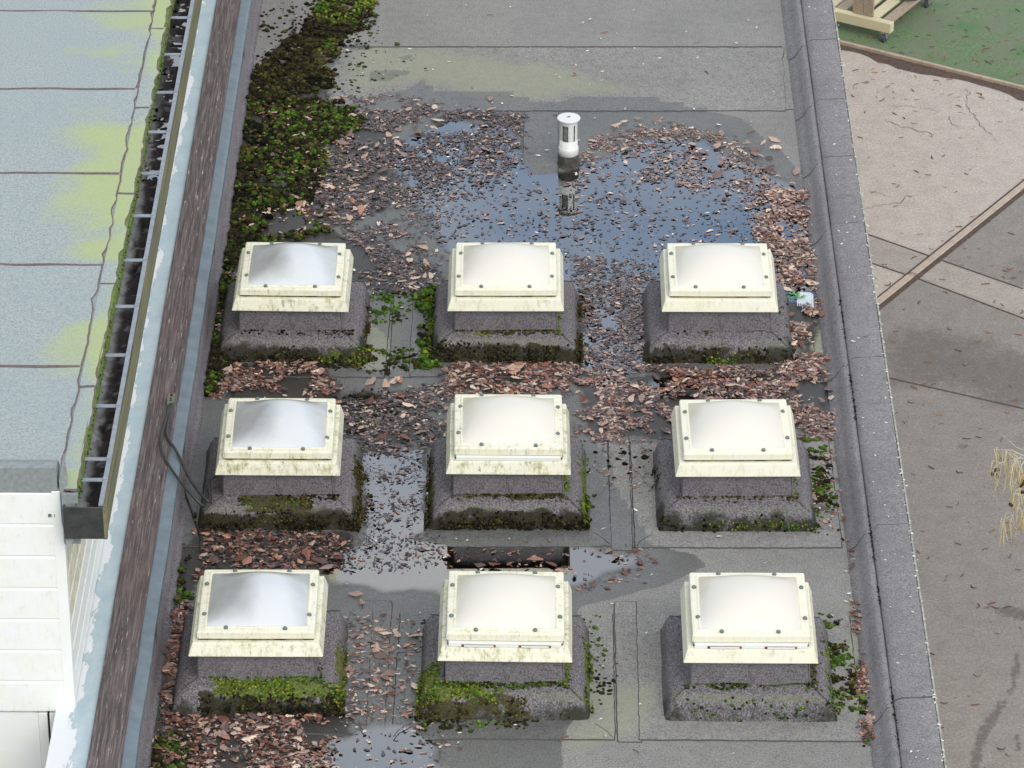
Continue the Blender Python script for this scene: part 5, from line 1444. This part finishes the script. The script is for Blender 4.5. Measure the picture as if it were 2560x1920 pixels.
o = link('kerb_moss', arr_mesh('kerb_moss', V, T, M['moss'], col=np.concatenate([np.clip(C, 0, 1), np.ones((len(C), 1))], 1)))
tag(o, 'moss growing on the felt kerbs around the skylights', 'moss', kind='stuff')
# moss in the crease of the roof edge and on the neighbour's eaves
N = 420
y = np.concatenate([rr.uniform(17.5, 23.2, N), rr.uniform(18.1, 28.5, 900)]); k = np.arange(len(y)) < N
x = np.where(k, rr.normal(1.936, .006, len(y)), rr.normal(RE + .013, .006, len(y)))
z = np.where(k, .106, NZ - .015 - rr.random(len(y)) * .07)
C = np.where(k[:, None], MPL['dark'][rr.integers(0, 5, len(y))] * .8, np.concatenate([MPL['green'], MPL['olive']])[rr.integers(0, 8, len(y))])
on_ = ~k | (fbm(y * 0 + 1.0, y, .35, 97, 3) > .47); x, y, z, C, k = x[on_], y[on_], z[on_], C[on_], k[on_]
V, T, C = scatter(MOSS, np.stack([x, y, z], -1), rr.uniform(0, 6.28, len(y)), np.where(k, 0, math.pi / 2), np.where(k, .1, .9), np.where(k, rr.uniform(.002, .006, len(y)), rr.uniform(.003, .008, len(y))), C, rr.integers(0, 6, len(y)))
o = link('edge_moss', arr_mesh('edge_moss', V, T, M['moss'], col=np.concatenate([np.clip(C, 0, 1), np.ones((len(C), 1))], 1)))
tag(o, 'thin line of moss along the roof edges', 'moss', kind='stuff')

# sludge and water in the neighbour's gutter
sx_, sy_, sF = grid(GX0 + .007, GX1 - .017, GY0 + .01, 30.0, .012)
zz = GZ0 + .085 + .07 * (fbm(sx_, sy_, .045, 33, 4) - .5) + .025 * sstep(-2.36, -2.43, sx_)
cA, cB, cC = np.array(lin((22, 20, 22))), np.array(lin((58, 50, 50))), np.array(lin((150, 154, 156)))
f = fbm(sx_, sy_, .05, 35, 4)[:, None]; e = (sstep(-2.335, -2.375, sx_ + .05 * (fbm(sx_, sy_, .09, 37, 3) - .5)) * sstep(24.5, 21.5, sy_) * .85 + .35 * sstep(.64, .7, fbm(sx_, sy_, .05, 39, 3)))[:, None]
C = (cA * (1 - f) + cB * f) * (1 - np.clip(e, 0, 1)) + cC * np.clip(e, 0, 1)
o = link('gutter_sludge', arr_mesh('gutter_sludge', np.stack([sx_, sy_, zz], -1), sF, M['drylitter'], col=np.concatenate([C * .8, np.ones((len(C), 1))], 1), smooth=True))
tag(o, 'dark wet sludge and pale scum lying in the gutter', 'sludge', kind='stuff')
mb = MB(); mb.quad_faces([(GX0 + .007, 22.0, GZ0 + .082), (GX1 - .017, 22.0, GZ0 + .082), (GX1 - .017, 30, GZ0 + .082), (GX0 + .007, 30, GZ0 + .082)], [(0, 1, 2, 3)])
gw = mb.build('gutter_water', M['water'], None, fix=False); tag(gw, kind='structure')
ga = gw.data.attributes.new('film', 'FLOAT_COLOR', 'POINT'); ga.data.foreach_set('color', [1.0] * (4 * len(gw.data.vertices)))

# pale flecks (petals, droppings, lichen) and dark twigs
n1, n2, n3 = 420, 120, 300
x = np.concatenate([rr.uniform(XL + .1, XR, n1), rr.uniform(1.96, 2.14, n2), rr.normal(XO + .004, .008, n3)])
y = np.concatenate([rr.uniform(17.5, 28.5, n1), rr.uniform(17.5, 28.5, n2), rr.uniform(17.5, 28.5, n3)])
z = np.concatenate([zsurf(x[:n1], y[:n1]) + .012, np.full(n2, .134), np.full(n3, .130)])
k = np.concatenate([~inside_fillet(x[:n1], y[:n1]), np.ones(n2 + n3, bool)])
x, y, z = x[k], y[k], z[k]; N = len(x); edge = np.arange(N) >= k[:n1].sum()
FLK = []
for s in range(4):
    q = np.random.default_rng(s); m = 7
    a = np.arange(m) * 2 * math.pi / m; rad = 1 + q.normal(0, .25, m)
    FLK.append((np.concatenate([np.stack([rad * np.cos(a), rad * np.sin(a) * .5, a * 0], -1), [[0, 0, .15]]]), np.array([(i, (i + 1) % m, m) for i in range(m)]), np.ones(m + 1)))
C = np.array([lin(c) for c in ((226, 226, 220), (208, 202, 190), (190, 178, 160), (232, 236, 236))])[rr.integers(0, 4, N)]
V, T, C = scatter(FLK, np.stack([x, y, z], -1), rr.uniform(0, 6.28, N), rr.uniform(0, 6.28, N), rr.uniform(0, .2, N), np.where(edge, rr.uniform(.003, .012, N), rr.uniform(.005, .018, N)), C, rr.integers(0, 4, N))
o = link('pale_flecks', arr_mesh('pale_flecks', V, T, M['flecks'], col=np.concatenate([C, np.ones((len(C), 1))], 1)))
tag(o, 'pale petals, lichen and droppings specked over the roof', 'debris', kind='stuff')
def worm_template(seed):
    q = np.random.default_rng(seed); m = 6; b = q.normal(0, .35)
    V, T = [], []
    for i in range(m + 1):
        t = i / m - .5; w = .07 * (1 - (2 * t) ** 4 * .7)
        for s, h in ((-1, 0), (0, .09), (1, 0)): V.append((t, b * (t * t) * 2 + q.normal(0, .02) + s * w, h))
        if i:
            for s in (0, 1):
                a = 3 * (i - 1) + s; T += [(a, a + 1, a + 4), (a, a + 4, a + 3)]
    return np.array(V), np.array(T), np.ones(len(V))
WORM = [worm_template(k) for k in range(6)]
n1, n2 = 90, 640
x = np.concatenate([rr.uniform(-1.2, 2.1, n1), rr.uniform(2.6, 4.8, n2)]); y = np.concatenate([rr.uniform(17.5, 28.3, n1), rr.uniform(22.0, 32.8, n2 - 240), rr.uniform(32.6, 35.4, 240)])
z = np.concatenate([np.where(x[:n1] > 1.95, .135, np.where(x[:n1] > 1.8, .1, .010)), np.full(n2, YZ + .006)])
turfm = ((x - g0.x) * gn.x + (y - g0.y) * gn.y) > 0
z = np.where((x > 2.5) & turfm, YZ + .018, z)
k = np.concatenate([~inside_fillet(x[:n1], y[:n1]), np.ones(n2, bool)]); x, y, z = x[k], y[k], z[k]; N = len(x)
C = np.array([lin(c) for c in ((112, 72, 54), (94, 66, 52), (134, 92, 66), (84, 62, 54), (150, 112, 76))])[rr.integers(0, 5, N)]
V, T, C = scatter(WORM, np.stack([x, y, z], -1), rr.normal(0, .9, N), rr.uniform(0, 6.28, N), rr.uniform(0, .1, N), rr.uniform(.02, .07, N), C, rr.integers(0, 6, N))
o = link('fallen_catkins', arr_mesh('fallen_catkins', V, T, M['flecks'], col=np.concatenate([C, np.ones((len(C), 1))], 1)))
tag(o, 'brown fallen catkins and twigs strewn over the yard and roof', 'debris', kind='stuff')
